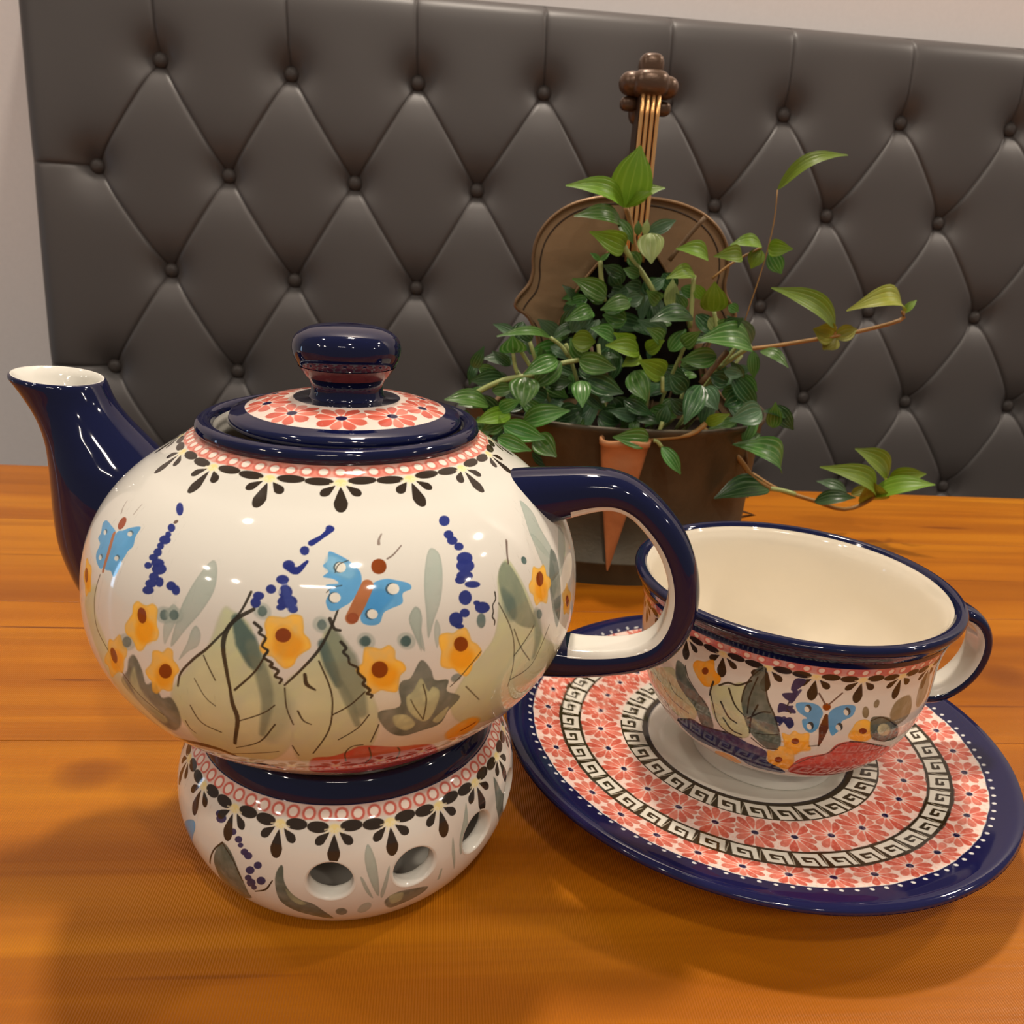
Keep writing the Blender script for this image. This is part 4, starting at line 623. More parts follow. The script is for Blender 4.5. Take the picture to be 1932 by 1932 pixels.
('mid',[0.044,0.4064,0.1216],[0.0313,0.3931,0.127],0.0074,0.12),
('young',[0.0533,0.4023,0.1195],[0.0419,0.3891,0.1259],0.0082,0.12),
('mid',[0.0676,0.4038,0.1218],[0.0571,0.3906,0.1289],0.0074,0.12),
('mid',[0.0775,0.4047,0.1207],[0.0829,0.3932,0.1287],0.0083,0.12),
('dark',[0.0987,0.4119,0.1291],[0.1043,0.4024,0.1351],0.0077,0.12),
('grey',[0.0629,0.4284,0.1446],[0.069,0.429,0.1497],0.0061,0.12),
('dark',[0.0046,0.4105,0.1175],[-0.0038,0.4097,0.1233],0.0073,0.12),
('mid',[-0.0091,0.391,0.0863],[0.001,0.382,0.0932],0.0071,0.12),
('mid',[-0.0235,0.3997,0.0799],[-0.0323,0.3887,0.0791],0.0072,0.12),
('mid',[-0.0121,0.3807,0.0671],[-0.0197,0.3699,0.0782],0.0078,0.12),
('mid',[0.1158,0.4136,0.0734],[0.1248,0.4145,0.0767],0.0068,0.12),
('dark',[0.0829,0.4023,0.088],[0.0739,0.4014,0.0948],0.0083,0.12)]
STEMS=[
('tan',0.0011,[[0.113,0.4535,0.1133],[0.1333,0.4556,0.1162],[0.1594,0.4582,0.1215],[0.184,0.4606,0.1272],[0.2052,0.4628,0.1342],[0.2056,0.4628,0.1393]]),
('tan',0.0013,[[0.1403,0.4693,0.0404],[0.155,0.4708,0.0324],[0.1675,0.4721,0.0285],[0.1819,0.4735,0.0247],[0.2008,0.4754,0.02],[0.2159,0.4769,0.0267],[0.2243,0.4778,0.04]]),
('palestem',0.0014,[[-0.0223,0.4018,0.0905],[-0.0145,0.4026,0.0953],[-0.004,0.4036,0.0994],[0.0163,0.4056,0.103]]),
('tan',0.0013,[[0.0631,0.3862,0.0769],[0.0831,0.3882,0.0803],[0.0904,0.389,0.086]]),
('palestem',0.001,[[0.0658,0.3865,0.0765],[0.068,0.3867,0.0806],[0.0691,0.3868,0.086]]),
('tan',0.0014,[[0.0939,0.4064,0.0794],[0.1044,0.4074,0.0714],[0.1117,0.4082,0.0669],[0.1173,0.4087,0.0614],[0.1231,0.4093,0.0548],[0.1327,0.4103,0.0492]]),
('palestem',0.0013,[[0.1361,0.4207,0.0462],[0.1432,0.4214,0.0454],[0.1507,0.4221,0.0436]]),
('palestem',0.0014,[[0.0445,0.4266,0.1679],[0.0494,0.4271,0.1604],[0.057,0.4278,0.1522],[0.0658,0.4287,0.1415]]),
('tan',0.0014,[[0.0467,0.4338,0.1819],[0.0494,0.4341,0.1759],[0.0527,0.4344,0.1651],[0.0557,0.4347,0.1566]]),
('twig',0.0012,[[0.0876,0.4409,0.1798],[0.08,0.4402,0.1699],[0.0721,0.4394,0.1582]]),
('palestem',0.0012,[[0.0356,0.4237,0.1566],[0.0369,0.4238,0.148],[0.0396,0.4241,0.1371]]),
('palestem',0.0012,[[0.0818,0.4203,0.1525],[0.0823,0.4203,0.1431],[0.0831,0.4204,0.1272]]),
('palestem',0.001,[[-0.0043,0.4066,0.1113],[-0.0031,0.4067,0.1052],[-0.0015,0.4069,0.1008]]),
('palestem',0.001,[[0.0135,0.4134,0.119],[0.0192,0.414,0.1153],[0.0233,0.4144,0.1101]]),
('tan',0.0006,[[0.119,0.4441,0.1673],[0.1111,0.4433,0.1629],[0.1032,0.4425,0.1576],[0.0955,0.4417,0.1506]]),
('twig',0.0015,[[0.0889,0.4059,0.1021],[0.0957,0.4066,0.1123],[0.1002,0.407,0.1186]]),
('palestem',0.001,[[0.0677,0.3937,0.1064],[0.0687,0.3938,0.0986]]),
('palestem',0.0011,[[0.0941,0.4215,0.1358],[0.0957,0.4216,0.131],[0.099,0.422,0.1198]]),
('tan',0.0003,[[0.1227,0.4445,0.1951],[0.1234,0.4445,0.1796],[0.1213,0.4443,0.1588],[0.1151,0.4437,0.1263]]),
('tan',0.001,[[0.1699,0.4592,0.1235],[0.1695,0.4592,0.1265],[0.1693,0.4592,0.1287]]),
('palestem',0.0012,[[0.0283,0.4069,0.1098],[0.0195,0.406,0.1076],[0.0162,0.4056,0.1048]]),
('palestem',0.001,[[0.0696,0.3839,0.0743],[0.0671,0.3836,0.0769],[0.0653,0.3834,0.0773]]),
('palestem',0.0013,[[0.1144,0.4185,0.1206],[0.1069,0.4177,0.1149],[0.0985,0.4169,0.1081]]),
('twig',0.0012,[[0.1149,0.4135,0.0791],[0.1169,0.4137,0.0725],[0.1198,0.414,0.06]])]
# ------------------------------------------------------------------ pottery: profiles (metres), brush work, adaptive painted surfaces
def _dense(r,z):
    r=np.array(r,float);z=np.array(z,float); return r,z,np.concatenate([[0],np.cumsum(np.hypot(np.diff(r),np.diff(z)))])*1000
def body_profile():
    zc,R,Hu,Hl,p,q=.081,.0607,.0416,.0442,2.4197,1.8738
    t=np.linspace(np.pi/2,0,400); ru=R*np.cos(t)**(2/p);zu=zc+Hu*np.sin(t)**(2/p); k=ru>.0325;ru=ru[k];zu=zu[k]
    t=np.linspace(0,np.pi/2,400)[1:]; rl=R*np.cos(t)**(2/q);zl=zc-Hl*np.sin(t)**(2/q); k=rl>.0300;rl=rl[k];zl=zl[k]
    r=np.r_[ru,rl];z=np.r_[zu,zl];k=np.clip((.044-r)/.0115,0,1)*(z>zc);z=z+.0018*k*k*(3-2*k)
    return _dense(r,z)
def warmer_profile():
    zc,R,Hu,rf,p,q=.0236,.0458,.0254,.0304,2.5,1.7046
    t=np.linspace(np.pi/2,0,300); ru=R*np.cos(t)**(2/p);zu=zc+Hu*np.sin(t)**(2/p); k=zu<.0405;ru=ru[k];zu=zu[k]
    t=np.linspace(0,np.pi/2,300)[1:]; rl=rf+(R-rf)*np.cos(t)**(2/q);zl=zc*(1-np.sin(t)**(2/q)); k=zl>.0008
    return _dense(np.r_[ru,rl[k]],np.r_[zu,zl[k]])
def cup_profile():
    zt,R,zb,rf,q=.0545,.0438,.0191,.0184,2.0913
    ru=np.array([.0462,.0451,.0443,.0439,.04385]);zu=np.array([.0690,.0655,.062,.059,.0565]); t=np.linspace(0,np.pi/2,300)
    return _dense(np.r_[ru,rf+(R-rf)*np.cos(t)**(2/q)],np.r_[zu,zt-(zt-zb)*np.sin(t)**(2/q)])
def smooth_profile(pts,n=12):
    P=np.array(pts,float);P=np.vstack([2*P[0]-P[1],P,2*P[-1]-P[-2]]);o=[]
    for i in range(1,len(P)-2):
        for t in np.linspace(0,1,n,endpoint=False):
            a,b,c,d=P[i-1],P[i],P[i+1],P[i+2]; o.append(.5*((2*b)+(-a+c)*t+(2*a-5*b+4*c-d)*t*t+(-a+3*b-3*c+d)*t**3))
    o.append(P[-2]); o=np.array(o); o[:,0]=np.maximum(o[:,0],0); return _dense(o[:,0],o[:,1])
PAL={'sage0':(220,216,190),'sage':(196,202,156),'sageL':(214,212,168),'sageD':(128,116,84),'greyd':(86,98,88),'teal':(72,96,92),'tealM':(118,130,110),'blade':(166,178,166),'yel':(252,192,74),'yelD':(246,172,50),'orange':(246,162,28),'rust':(140,66,20),'rustL':(158,78,44),
 'red':(196,74,62),'redD':(160,48,46),'bandd':(66,42,40),'vine':(48,42,32),'vineP':(112,92,82),'blue':(98,164,212),'blueL':(140,190,215),'blueD':(58,140,205),'cream':(230,226,212),'brown':(178,112,70),'brownD':(100,58,32),'brownL':(176,120,62),'navy':(38,48,120),'navyL':(66,80,150),'navyD':(46,46,88)}
def catmull(P,closed):
    P=np.array(P,float);n=len(P)
    if n<3: return P
    Q=np.vstack([P[-1:],P,P[:2]]) if closed else np.vstack([2*P[:1]-P[1:2],P,2*P[-1:]-P[-2:-1]])
    o=[]
    for i in range(1,len(Q)-2):
        a,b,c,d=Q[i-1],Q[i],Q[i+1],Q[i+2]
        for t in (0,.25,.5,.75): o.append(.5*((2*b)+(-a+c)*t+(2*a-5*b+4*c-d)*t*t+(-a+3*b-3*c+d)*t**3))
    if not closed:o.append(Q[-2])
    return np.array(o)
def sd_poly(x,y,P):
    d=np.full(len(x),1e9);ins=np.zeros(len(x),bool)
    for i in range(len(P)):
        a=P[i];b=P[(i+1)%len(P)];ex,ey=b-a;px,py=x-a[0],y-a[1];t=np.clip((px*ex+py*ey)/(ex*ex+ey*ey+1e-12),0,1);d=np.minimum(d,(px-ex*t)**2+(py-ey*t)**2)
        c=((a[1]>y)!=(b[1]>y)); xx=a[0]+(y-a[1])*ex/(ey if abs(ey)>1e-12 else 1e-12); ins^=c&(x<xx)
    d=np.sqrt(d);return np.where(ins,-d,d)
def sd_stroke(x,y,P,W):
    d=np.full(len(x),1e9);L=np.linspace(0,1,len(P));Wp=np.interp(L,np.linspace(0,1,len(W)),W)/2
    for i in range(len(P)-1):
        a=P[i];b=P[i+1];ex,ey=b-a;px,py=x-a[0],y-a[1];t=np.clip((px*ex+py*ey)/(ex*ex+ey*ey+1e-12),0,1)
        d=np.minimum(d,np.hypot(px-ex*t,py-ey*t)-(Wp[i]*(1-t)+Wp[i+1]*t))
    return d
def prep(shapes,prof,shifts=(0,)):
    r,z,S=prof;out=[]
    for sh in shapes:
        for dsh in shifts:
            if sh[0]=='P': _,c,soft,al,o=sh;W=None
            else: _,c,soft,al,W,o=sh
            P=np.array(o,float).reshape(-1,2);th0=P[:,0].mean();s0=P[:,1].mean();r0=float(np.interp(s0,S,r))*1000
            Q=np.stack([np.radians(P[:,0]-th0)*r0,P[:,1]-s0],1);Q=catmull(Q,W is None)
            mg=soft+(max(W)/2 if W else 0)+.1
            out.append((np.array(PAL[c],float),soft,al,W,Q,th0+dsh,s0,r0,Q.min(0)-mg,Q.max(0)+mg))
    return out
def put(col,th,s,items):
    for c,soft,al,W,Q,th0,s0,r0,lo,hi in items:
        k=np.nonzero((s>s0+lo[1])&(s<s0+hi[1]))[0]
        if not len(k):continue
        x=np.radians((th[k]-th0+180)%360-180)*r0; m2=(x>lo[0])&(x<hi[0]); k=k[m2];x=x[m2]
        if not len(k):continue
        y=s[k]-s0; d=sd_poly(x,y,Q) if W is None else sd_stroke(x,y,Q,W)
        a=np.clip(.5-d/max(soft,.05),0,1)*al; gx=th[k]*.9;nz=vnoise(gx*.45+c[0],s[k]*.40)*.65+vnoise(gx*1.3,s[k]*1.1+c[1])*.35
        wash=soft>=.2 and W is None; a=a*((.62+.5*nz) if wash else 1.); a=np.clip(a,0,1); edge=np.clip(1+d/.45,0,1)*(.10 if wash and soft<1 else 0.)
        cc=c*(1.0-edge)[:,None]*(.94+.12*nz)[:,None]; col[k]=col[k]*(1-a[:,None])+np.minimum(cc,255)*a[:,None]
    return col
_VN=np.random.RandomState(11).rand(64,64)
def vnoise(x,y):
    xi=np.floor(x).astype(int);yi=np.floor(y).astype(int);fx=x-xi;fy=y-yi;fx=fx*fx*(3-2*fx);fy=fy*fy*(3-2*fy);a=_VN[xi%64,yi%64];b=_VN[(xi+1)%64,yi%64];c=_VN[xi%64,(yi+1)%64];d=_VN[(xi+1)%64,(yi+1)%64]
    return (a*(1-fx)+b*fx)*(1-fy)+(c*(1-fx)+d*fx)*fy
def ell(x,y,cx,cy,rx,ry,soft=.12):
    d=np.hypot((x-cx)/rx,(y-cy)/ry); return np.clip(.5-(d-1)*min(rx,ry)/soft,0,1)
def drop(x,y,px,py,ang,L,W,soft=.12):
    # drop petal starting at (px,py) growing along ang (degrees from +s), widest near its end
    a=math.radians(ang);ux,uy=math.sin(a),math.cos(a);t=((x-px)*ux+(y-py)*uy)/L;v=np.abs((x-px)*uy-(y-py)*ux)
    wd=W/2*np.sqrt(np.clip(1-((t-.62)/.38)**2,0,1))*(t>.62)+W/2*np.clip(t/.62,0,1)**.8*(t<=.62)*(t>0)
    return np.clip(.5+(wd-v)/soft,0,1)*(t>0)*(t<1)
def blend(col,a,c):
    return col*(1-a[:,None])+np.array(c,float)*a[:,None]
DARK=(52,42,32);PINK=(226,140,122);PINKD=(206,104,88)
def border(col,th,s,prof,nf,th0,sf,nc,c0,s_blue,s_pink,s_c,rc,k=1.,lng=1.25,ring=0.,pk=PINK):
    """cobalt edge, pink ring of white dots and a row of black petal fans"""
    r=np.interp(s,prof[2],prof[0])*1000
    sp=360/nc; x=np.radians(((th-c0+sp/2)%sp)-sp/2)*r; y=s-s_c
    wob=.10*np.sin(np.radians(th)*37)+.07*np.sin(np.radians(th)*91)
    pink=np.clip(.5+(s_pink+wob-s)/.3,0,1); a=pink*(.80+.2*np.sin(np.radians(th)*nc/2))
    col=blend(col,a*(1-.7*ring),pk); col=blend(col,pink*np.clip(1.3-np.abs(np.hypot(x,y)-rc*1.3)/(rc*.38),0,1)*(.7+.3*ring),PINKD); col=blend(col,ell(x,y,0,0,rc,rc,.2),(240,226,212))
    sp=360/nf; fi=np.floor((th-th0+sp/2)/sp); x=np.radians(((th-th0+sp/2)%sp)-sp/2)*r; y=s-sf; half=math.radians(sp/2)*float(np.interp(sf,prof[2],prof[0]))*1000
    for sg in (-1,1):
        col=blend(col,ell(x,y,sg*half*.60,-.25*k-.12*k*sg,half*.40,.85*k*lng),DARK)
        col=blend(col,drop(x,y,sg*1.1*k,.9*k,sg*48,3.9*k,2.0*k),DARK)
    col=blend(col,drop(x,y,0,1.3*k,0,6.4*k,2.8*k),DARK)
    col=blend(col,ell(x,y,0,.1*k,1.25*k,.95*k,.5)*.9,(240,222,146))
    for an in (-80,-62,-24,24,62,80):
        a_=math.radians(an);ux,uy=math.sin(a_),math.cos(a_);t=(x*ux+y*uy);v=np.abs(x*uy-y*ux);col=blend(col,np.clip(.5-(v-.16*k)/.12,0,1)*(t>.4*k)*(t<2.3*k)*.75,(238,228,190))
    col=blend(col,np.clip(.5+(s_blue-s)/.15,0,1),NAVY)
    return col
def revolve_painted(name,prof,paint,nu,nv,lmax,parent,mat,tol=9.,front=None,keep=None,off=0.,flip=False,thick=None):
    """surface of revolution cut into small quads only where its paint changes"""
    r,z,S=prof;Smax=S[-1];NU=nu<<lmax;NV=nv<<lmax
    def col_at(iu,iv): return paint(iu/NU*360.-180.,iv/NV*Smax)
    i,j=np.meshgrid(np.arange(nu),np.arange(nv));cells=np.stack([i.ravel()<<lmax,j.ravel()<<lmax],1).astype(np.int64);size=1<<lmax;done=[]
    L=0
    while len(cells):
        if size==1: done.append(np.c_[cells,np.full(len(cells),1)]);break
        k=5 if L<2 else 3; g=np.linspace(0.,1.,k);gu,gv=np.meshgrid(g,g);gu=gu.ravel();gv=gv.ravel()
        iu=(cells[:,0:1]+gu*size).ravel();iv=(cells[:,1:2]+gv*size).ravel(); c=col_at(iu,iv).reshape(len(cells),k*k,-1)
        sp=(c.max(1)-c.min(1)).max(1)>tol
        if front is not None:
            thc=(cells[:,0]+size/2)/NU*360-180; far=np.abs((thc-front+180)%360-180)>112; sp&=~(far&(L>=lmax-2))
        done.append(np.c_[cells[~sp],np.full((~sp).sum(),size)]); cs=cells[sp];h=size//2
        cells=np.concatenate([cs,cs+[h,0],cs+[0,h],cs+[h,h]]);size=h;L+=1
    q=np.concatenate(done)
    if keep is not None:
        cu=(q[:,0]+q[:,2]/2)/NU*360-180;cv=(q[:,1]+q[:,2]/2)/NV*Smax;q=q[keep(cu,cv)]
    a,b,s_=q.T; cor=np.stack([np.stack([a,b],1),np.stack([a+s_,b],1),np.stack([a+s_,b+s_],1),np.stack([a,b+s_],1)],1)
    key=(cor[...,0]%NU)*(NV+1)+cor[...,1]; uq,inv=np.unique(key.ravel(),return_inverse=True); Fc=inv.reshape(-1,4)
    iu=uq//(NV+1);iv=uq%(NV+1); th=iu/NU*360.-180.;s=iv/NV*Smax
    return th,s,Fc
def rev_points(prof,th,s,off=0.):
    r,z,S=prof;R=np.interp(s,S,r);Zz=np.interp(s,S,z);e=.15
    dr=np.interp(s+e,S,r)-np.interp(s-e,S,r);dz=np.interp(s+e,S,z)-np.interp(s-e,S,z);l=np.hypot(dr,dz)+1e-12;nr,nz=-dz/l,dr/l
    R=R+nr*off;Zz=Zz+nz*off;t=np.radians(th)
    return np.stack([R*np.cos(t),R*np.sin(t),Zz],1),np.stack([nr*np.cos(t),nr*np.sin(t),nz],1)
def painted(name,prof,paint,nu,nv,lmax,parent,**k):
    th,s,Fc=revolve_painted(name,prof,paint,nu,nv,lmax,parent,M_GLAZE,**k)
    P,N=rev_points(prof,th,s); col=srgb(paint(th,s))
    return mesh(name,P,Fc[:,::-1].copy(),M_GLAZE,parent,normals=N,colors=col)
def lathe(name,pts,mat,parent,n=96,smoothn=8,arc=None,curve=True):
    r,z,S=smooth_profile(pts,smoothn) if curve else _dense(*np.array(pts).T)
    t=np.linspace(0,2*np.pi,n,endpoint=False);V=np.stack([np.outer(r,np.cos(t)),np.outer(r,np.sin(t)),np.repeat(z[:,None],n,1)],2).reshape(-1,3)
    i=np.arange(len(r)-1)[:,None]*n;j=np.arange(n)[None];j2=(j+1)%n; Fc=np.stack([i+j,i+n+j,i+n+j2,i+j2],2).reshape(-1,4)
    return mesh(name,V,Fc,mat,parent)
def loft(name,rings,mats,parent,mi=None,cap=False):
    rings=np.array(rings);m_,n=rings.shape[:2];V=rings.reshape(-1,3);i=np.arange(m_-1)[:,None]*n;j=np.arange(n)[None];j2=(j+1)%n
    Fc=np.stack([i+j,i+j2,i+n+j2,i+n+j],2).reshape(-1,4)
    f=Fc.tolist();mm=None if mi is None else list(np.asarray(mi).ravel())
    if cap:
        f+= [list(range(n))[::-1],list(range((m_-1)*n,m_*n))]
        if mm is not None: mm+=[mm[0],mm[-1]]
    return mesh(name,V,f,mats,parent,mi=mm)
def tube(name,pts,rad,mat,parent,n=8,cap=True,sm=3):
    P=catmull3(pts,sm);rad=np.interp(np.linspace(0,1,len(P)),np.linspace(0,1,len(rad)),rad) if hasattr(rad,'__len__') else np.full(len(P),rad)
    T=np.gradient(P,axis=0);T/=np.linalg.norm(T,axis=1)[:,None]+1e-12;rings=[];up=np.array([0.1,.2,1.]);
    for p,t_,r in zip(P,T,rad):
        a=np.cross(t_,up)
        if np.linalg.norm(a)<.2:a=np.cross(t_,[1,0,0])
        a/=np.linalg.norm(a);b=np.cross(t_,a);ph=np.linspace(0,2*np.pi,n,endpoint=False);rings.append(p+r*(np.outer(np.cos(ph),a)+np.outer(np.sin(ph),b)))
    return loft(name,rings,mat,parent,cap=cap)
def catmull3(P,n=4):
    P=np.array(P,float)
    if len(P)<3:
        return P if len(P)<2 else np.array([P[0]*(1-t)+P[1]*t for t in np.linspace(0,1,n+1)])
    Q=np.vstack([2*P[:1]-P[1:2],P,2*P[-1:]-P[-2:-1]]);o=[]
    for i in range(1,len(Q)-2):
        a,b,c,d=Q[i-1],Q[i],Q[i+1],Q[i+2]
        for t in np.arange(n)/n: o.append(.5*((2*b)+(-a+c)*t+(2*a-5*b+4*c-d)*t*t+(-a+3*b-3*c+d)*t**3))
    o.append(Q[-2]);return np.array(o)
def box(name,x0,x1,y0,y1,z0,z1,mat,parent=None,bev=.0,tf=None):
    import bmesh
    bm=bmesh.new();bmesh.ops.create_cube(bm,size=1)
    for v in bm.verts: v.co=((v.co.x+.5)*(x1-x0)+x0,(v.co.y+.5)*(y1-y0)+y0,(v.co.z+.5)*(z1-z0)+z0)
    if bev: bmesh.ops.bevel(bm,geom=bm.edges[:],offset=bev,segments=2,affect='EDGES',profile=.5)
    me=bpy.data.meshes.new(name);bm.to_mesh(me);bm.free();me.materials.append(mat)
    o=bpy.data.objects.new(name,me);C.objects.link(o)
    if parent is not None:o.parent=parent
    return o
# ------------------------------------------------------------------ the setting
for nm,m_,b in (('wall_back',M_WALL,(-2.2,2.6,.9015,1.0,-.75,1.75)),('floor',M_FLOOR,(-2.2,2.6,-1.5,1.0,-.80,-.75))):
    o=box(nm,*b,m_); o.rotation_euler=(0,0,YAW); tag(o,kind='structure')
# upholstered backrest
HN=.8266;HT=.0722;TOPW=.366;LEFTU=-.380;BOTW=-.348
hb=empty('tufted_backrest',label='dark brown diamond tufted leather backrest panel fixed to the grey wall',cat='headboard')
BT={(0,0):(-.2591,.2937),(2,0):(-.1429,.2906),(4,0):(-.027,.2915),(6,0):(.0915,.2915),(10,0):(.3279,.2889),(12,0):(.4474,.2896),(14,0):(.5626,.2917),(-1,1):(-.3209,.2005),(1,1):(-.2018,.1995),(3,1):(-.0848,.2005),(5,1):(.032,.2013),(9,1):(.2688,.202),(11,1):(.3854,.1992),(13,1):(.5048,.1993),(0,2):(-.2587,.1111),(2,2):(-.1424,.1082),(4,2):(-.0241,.1071),(10,2):(.3286,.1078),(12,2):(.4455,.109),(14,2):(.5634,.1086),(-1,3):(-.3179,.0174),(1,3):(-.1996,.0177),(5,3):(.033,.0144),(11,3):(.3885,.0167),(13,3):(.5031,.0171),(15,3):(.6212,.0175),(14,4):(.5647,-.0743)}
IMAX=19
def bt(i,r): return BT.get((i,r),(-.2612+.0589*i,.2923-.0918*r))
RIGHTU=-.2612+.0589*IMAX
BTN=[(i,r) for r in range(8) for i in range(-(r%2),IMAX+1) if (i-r)%2==0 and not(r%2==0 and i<0)]
BP_=np.array([bt(*b) for b in BTN]);
def off_surface(U,W):
    U=np.asarray(U);W=np.asarray(W);d2=(U[:,None]-BP_[None,:,0])**2+(W[:,None]-BP_[None,:,1])**2
    dmin=np.sqrt(d2.min(1)); h=-.0175*np.exp(-(dmin/.0145)**1.2)
    dc=np.full(len(U),1.)
    for a,b in CREASE:
        ex,ey=b[0]-a[0],b[1]-a[1]; near=(np.abs(U-(a[0]+b[0])/2)<.09)&(np.abs(W-(a[1]+b[1])/2)<.09); k=np.nonzero(near)[0]
        if not len(k):continue
        px,py=U[k]-a[0],W[k]-a[1];t_=np.clip((px*ex+py*ey)/(ex*ex+ey*ey),0,1);dc[k]=np.minimum(dc[k],np.hypot(px-ex*t_,py-ey*t_))
    h=h-.0018*np.exp(-dc/.0120)-.0018*np.exp(-dc/.0009)
    e=np.minimum(np.minimum(U-LEFTU,RIGHTU-U),TOPW-W);h=h-.020*np.exp(-np.maximum(e,0)/.0050)
    return h
CREASE=[]
for i,r in BTN:
    for di in (-1,1):
        if (i+di,r+1) in BTN: CREASE.append((bt(i,r),bt(i+di,r+1)))
    if r==0: CREASE.append((bt(i,0),(bt(i,0)[0]-.003,TOPW)))
    if i==-1: CREASE.append((bt(i,r),(LEFTU,bt(i,r)[1])))
def HP(U,W,h): 
    d=HN+HT*W-h; return np.stack([U*cy_-d*sy_,U*sy_+d*cy_,W],-1)
cells=[]
def mid(a,b): return ((a[0]+b[0])/2,(a[1]+b[1])/2)
for i,r in BTN:
    A=bt(i,r)
    if (i+2,r) in BTN:
        B=bt(i+2,r)
        if (i+1,r+1) in BTN:
            Cc=bt(i+1,r+1)
            top=bt(i+1,r-1) if (i+1,r-1) in BTN else mid(A,B)
            cells.append((A,top,B,Cc))
        if r==0:
            Mm=mid(A,B);T=lambda p,dx=-.003:(p[0]+dx,TOPW)
            cells+= [(A,T(A),T(Mm),Mm),(Mm,T(Mm),T(B),B)]
V0=(bt(-1,1)[0],bt(0,0)[1]);A=bt(0,0);L1=bt(-1,1);Mv=mid(V0,L1)
cells+= [(V0,mid(V0,A),A,L1)] if False else []
cells+= [((V0[0],V0[1]),(V0[0],TOPW),(A[0]-.003,TOPW),A),(Mv,V0,A,L1)]
cells+= [((LEFTU,V0[1]),(LEFTU,TOPW),(V0[0],TOPW),V0),((LEFTU,L1[1]),(LEFTU,V0[1]),V0,L1)]
for r in (1,3,5):
    a=bt(-1,r);b=bt(-1,r+2);c=bt(0,r+1);mm=mid(a,b)
    cells+= [(a,c,b,mm)[::-1],((LEFTU,mm[1]),(LEFTU,a[1]),a,mm),((LEFTU,b[1]),(LEFTU,mm[1]),mm,b)]
n=26;g=np.linspace(0,1,n+1);g=np.where(g<.5,.5*(2*g)**1.7,1-.5*(2-2*g)**1.7)
VV=[];FF=[];o_=0
for q in cells:
    q=np.array(q);p,s=np.meshgrid(g,g,indexing='ij');p=p[...,None];s=s[...,None];G=q[0]*(1-p)*(1-s)+q[1]*p*(1-s)+q[2]*p*s+q[3]*(1-p)*s;G=G.reshape(-1,2)
    VV.append(G);i,j=np.meshgrid(np.arange(n),np.arange(n),indexing='ij');a=(i*(n+1)+j).ravel();FF.append(np.stack([a,a+1,a+n+2,a+n+1],1)+o_);o_+=len(G)
G=np.concatenate(VV);Fc=np.concatenate(FF);key=np.round(G*20000).astype(np.int64);k1=key[:,0]*1000003+key[:,1];u_,idx,inv=np.unique(k1,return_index=True,return_inverse=True);G=G[idx];Fc=inv.reshape(-1)[Fc]
h=off_surface(G[:,0],G[:,1])
P=HP(G[:,0],G[:,1],h)
# orient faces towards the room
e1=P[Fc[:,1]]-P[Fc[:,0]];e2=P[Fc[:,3]]-P[Fc[:,0]];nn=np.cross(e1,e2);fl=(nn@np.array([sy_,-cy_,0]))<0;Fc[fl]=Fc[fl][:,::-1]
ok=(Fc[:,0]!=Fc[:,1])&(Fc[:,1]!=Fc[:,2])&(Fc[:,2]!=Fc[:,3])&(Fc[:,3]!=Fc[:,0]);Fc=Fc[ok]
mesh('leather_cover',P,Fc,M_LEATHER,hb)
# padded core behind the cover (its sides and top edge show)
c0=[]
for W_ in (TOPW,BOTW,-.75):
    for U_ in (LEFTU,RIGHTU):
        p=HP(np.array(U_),np.array(W_),-.0195); q=HP(np.array(U_),np.array(W_),0.); dn=-.9-(-q[0]*sy_+q[1]*cy_)+1.8
        c0.append(p);c0.append(np.array(WP(U_,.9010,W_)))
Vv=np.array(c0);mesh('core_panel',Vv,[[0,2,3,1],[0,1,5,4],[2,6,7,3],[1,3,7,5],[0,4,6,2],[4,5,9,8],[6,10,11,7],[4,8,10,6],[8,9,11,10],[5,7,11,9]],M_LEATHER,hb,smooth=False)
bprof=smooth_profile([(0,.0050),(.0032,.0046),(.0059,.0028),(.0070,.0006),(.0066,-.002)],4)
t_=np.linspace(0,2*np.pi,20,endpoint=False);rr,zz,_=bprof;BV=np.stack([np.outer(rr,np.cos(t_)),-np.repeat(zz[:,None],20,1),np.outer(rr,np.sin(t_))],2).reshape(-1,3)
i=np.arange(len(rr)-1)[:,None]*20;j=np.arange(20)[None];BF=np.stack([i+j,i+(j+1)%20,i+20+(j+1)%20,i+20+j],2).reshape(-1,4)
b0=None
for k_,(i,r) in enumerate(BTN):
    if i>16: continue
    U,W=bt(i,r);p=HP(np.array(U),np.array(W),-.0145)
    if b0 is None: o=mesh('button',BV,BF,M_BUTTON,hb);b0=o
    else: o=b0.copy();C.objects.link(o)
    o.location=p;o.rotation_euler=(-HT,0,YAW)
# ------------------------------------------------------------------ table of pine boards
tb=empty('pine_table',rz=YAW,label='orange varnished pine table with boards running across the picture',cat='table')
js=[-.30,-.20,-.10,.01,.120,.243,.3470,.451,.5535]
for a,b in zip(js[:-1],js[1:]):
    box('board',-1.0,1.1,a+.00012,b-.00012,-.030,0.,M_WOOD,tb,.00022)
for u in (-.92,1.02):
    for d in (-.2,.49): box('leg',u-.03,u+.03,d-.03,d+.03,-.75,-.0305,M_DARKWOOD,tb,.003)
box('apron',-.95,1.05,.47,.495,-.11,-.0305,M_DARKWOOD,tb,.001);box('apron',-.95,1.05,-.21,-.185,-.11,-.0305,M_DARKWOOD,tb,.001)
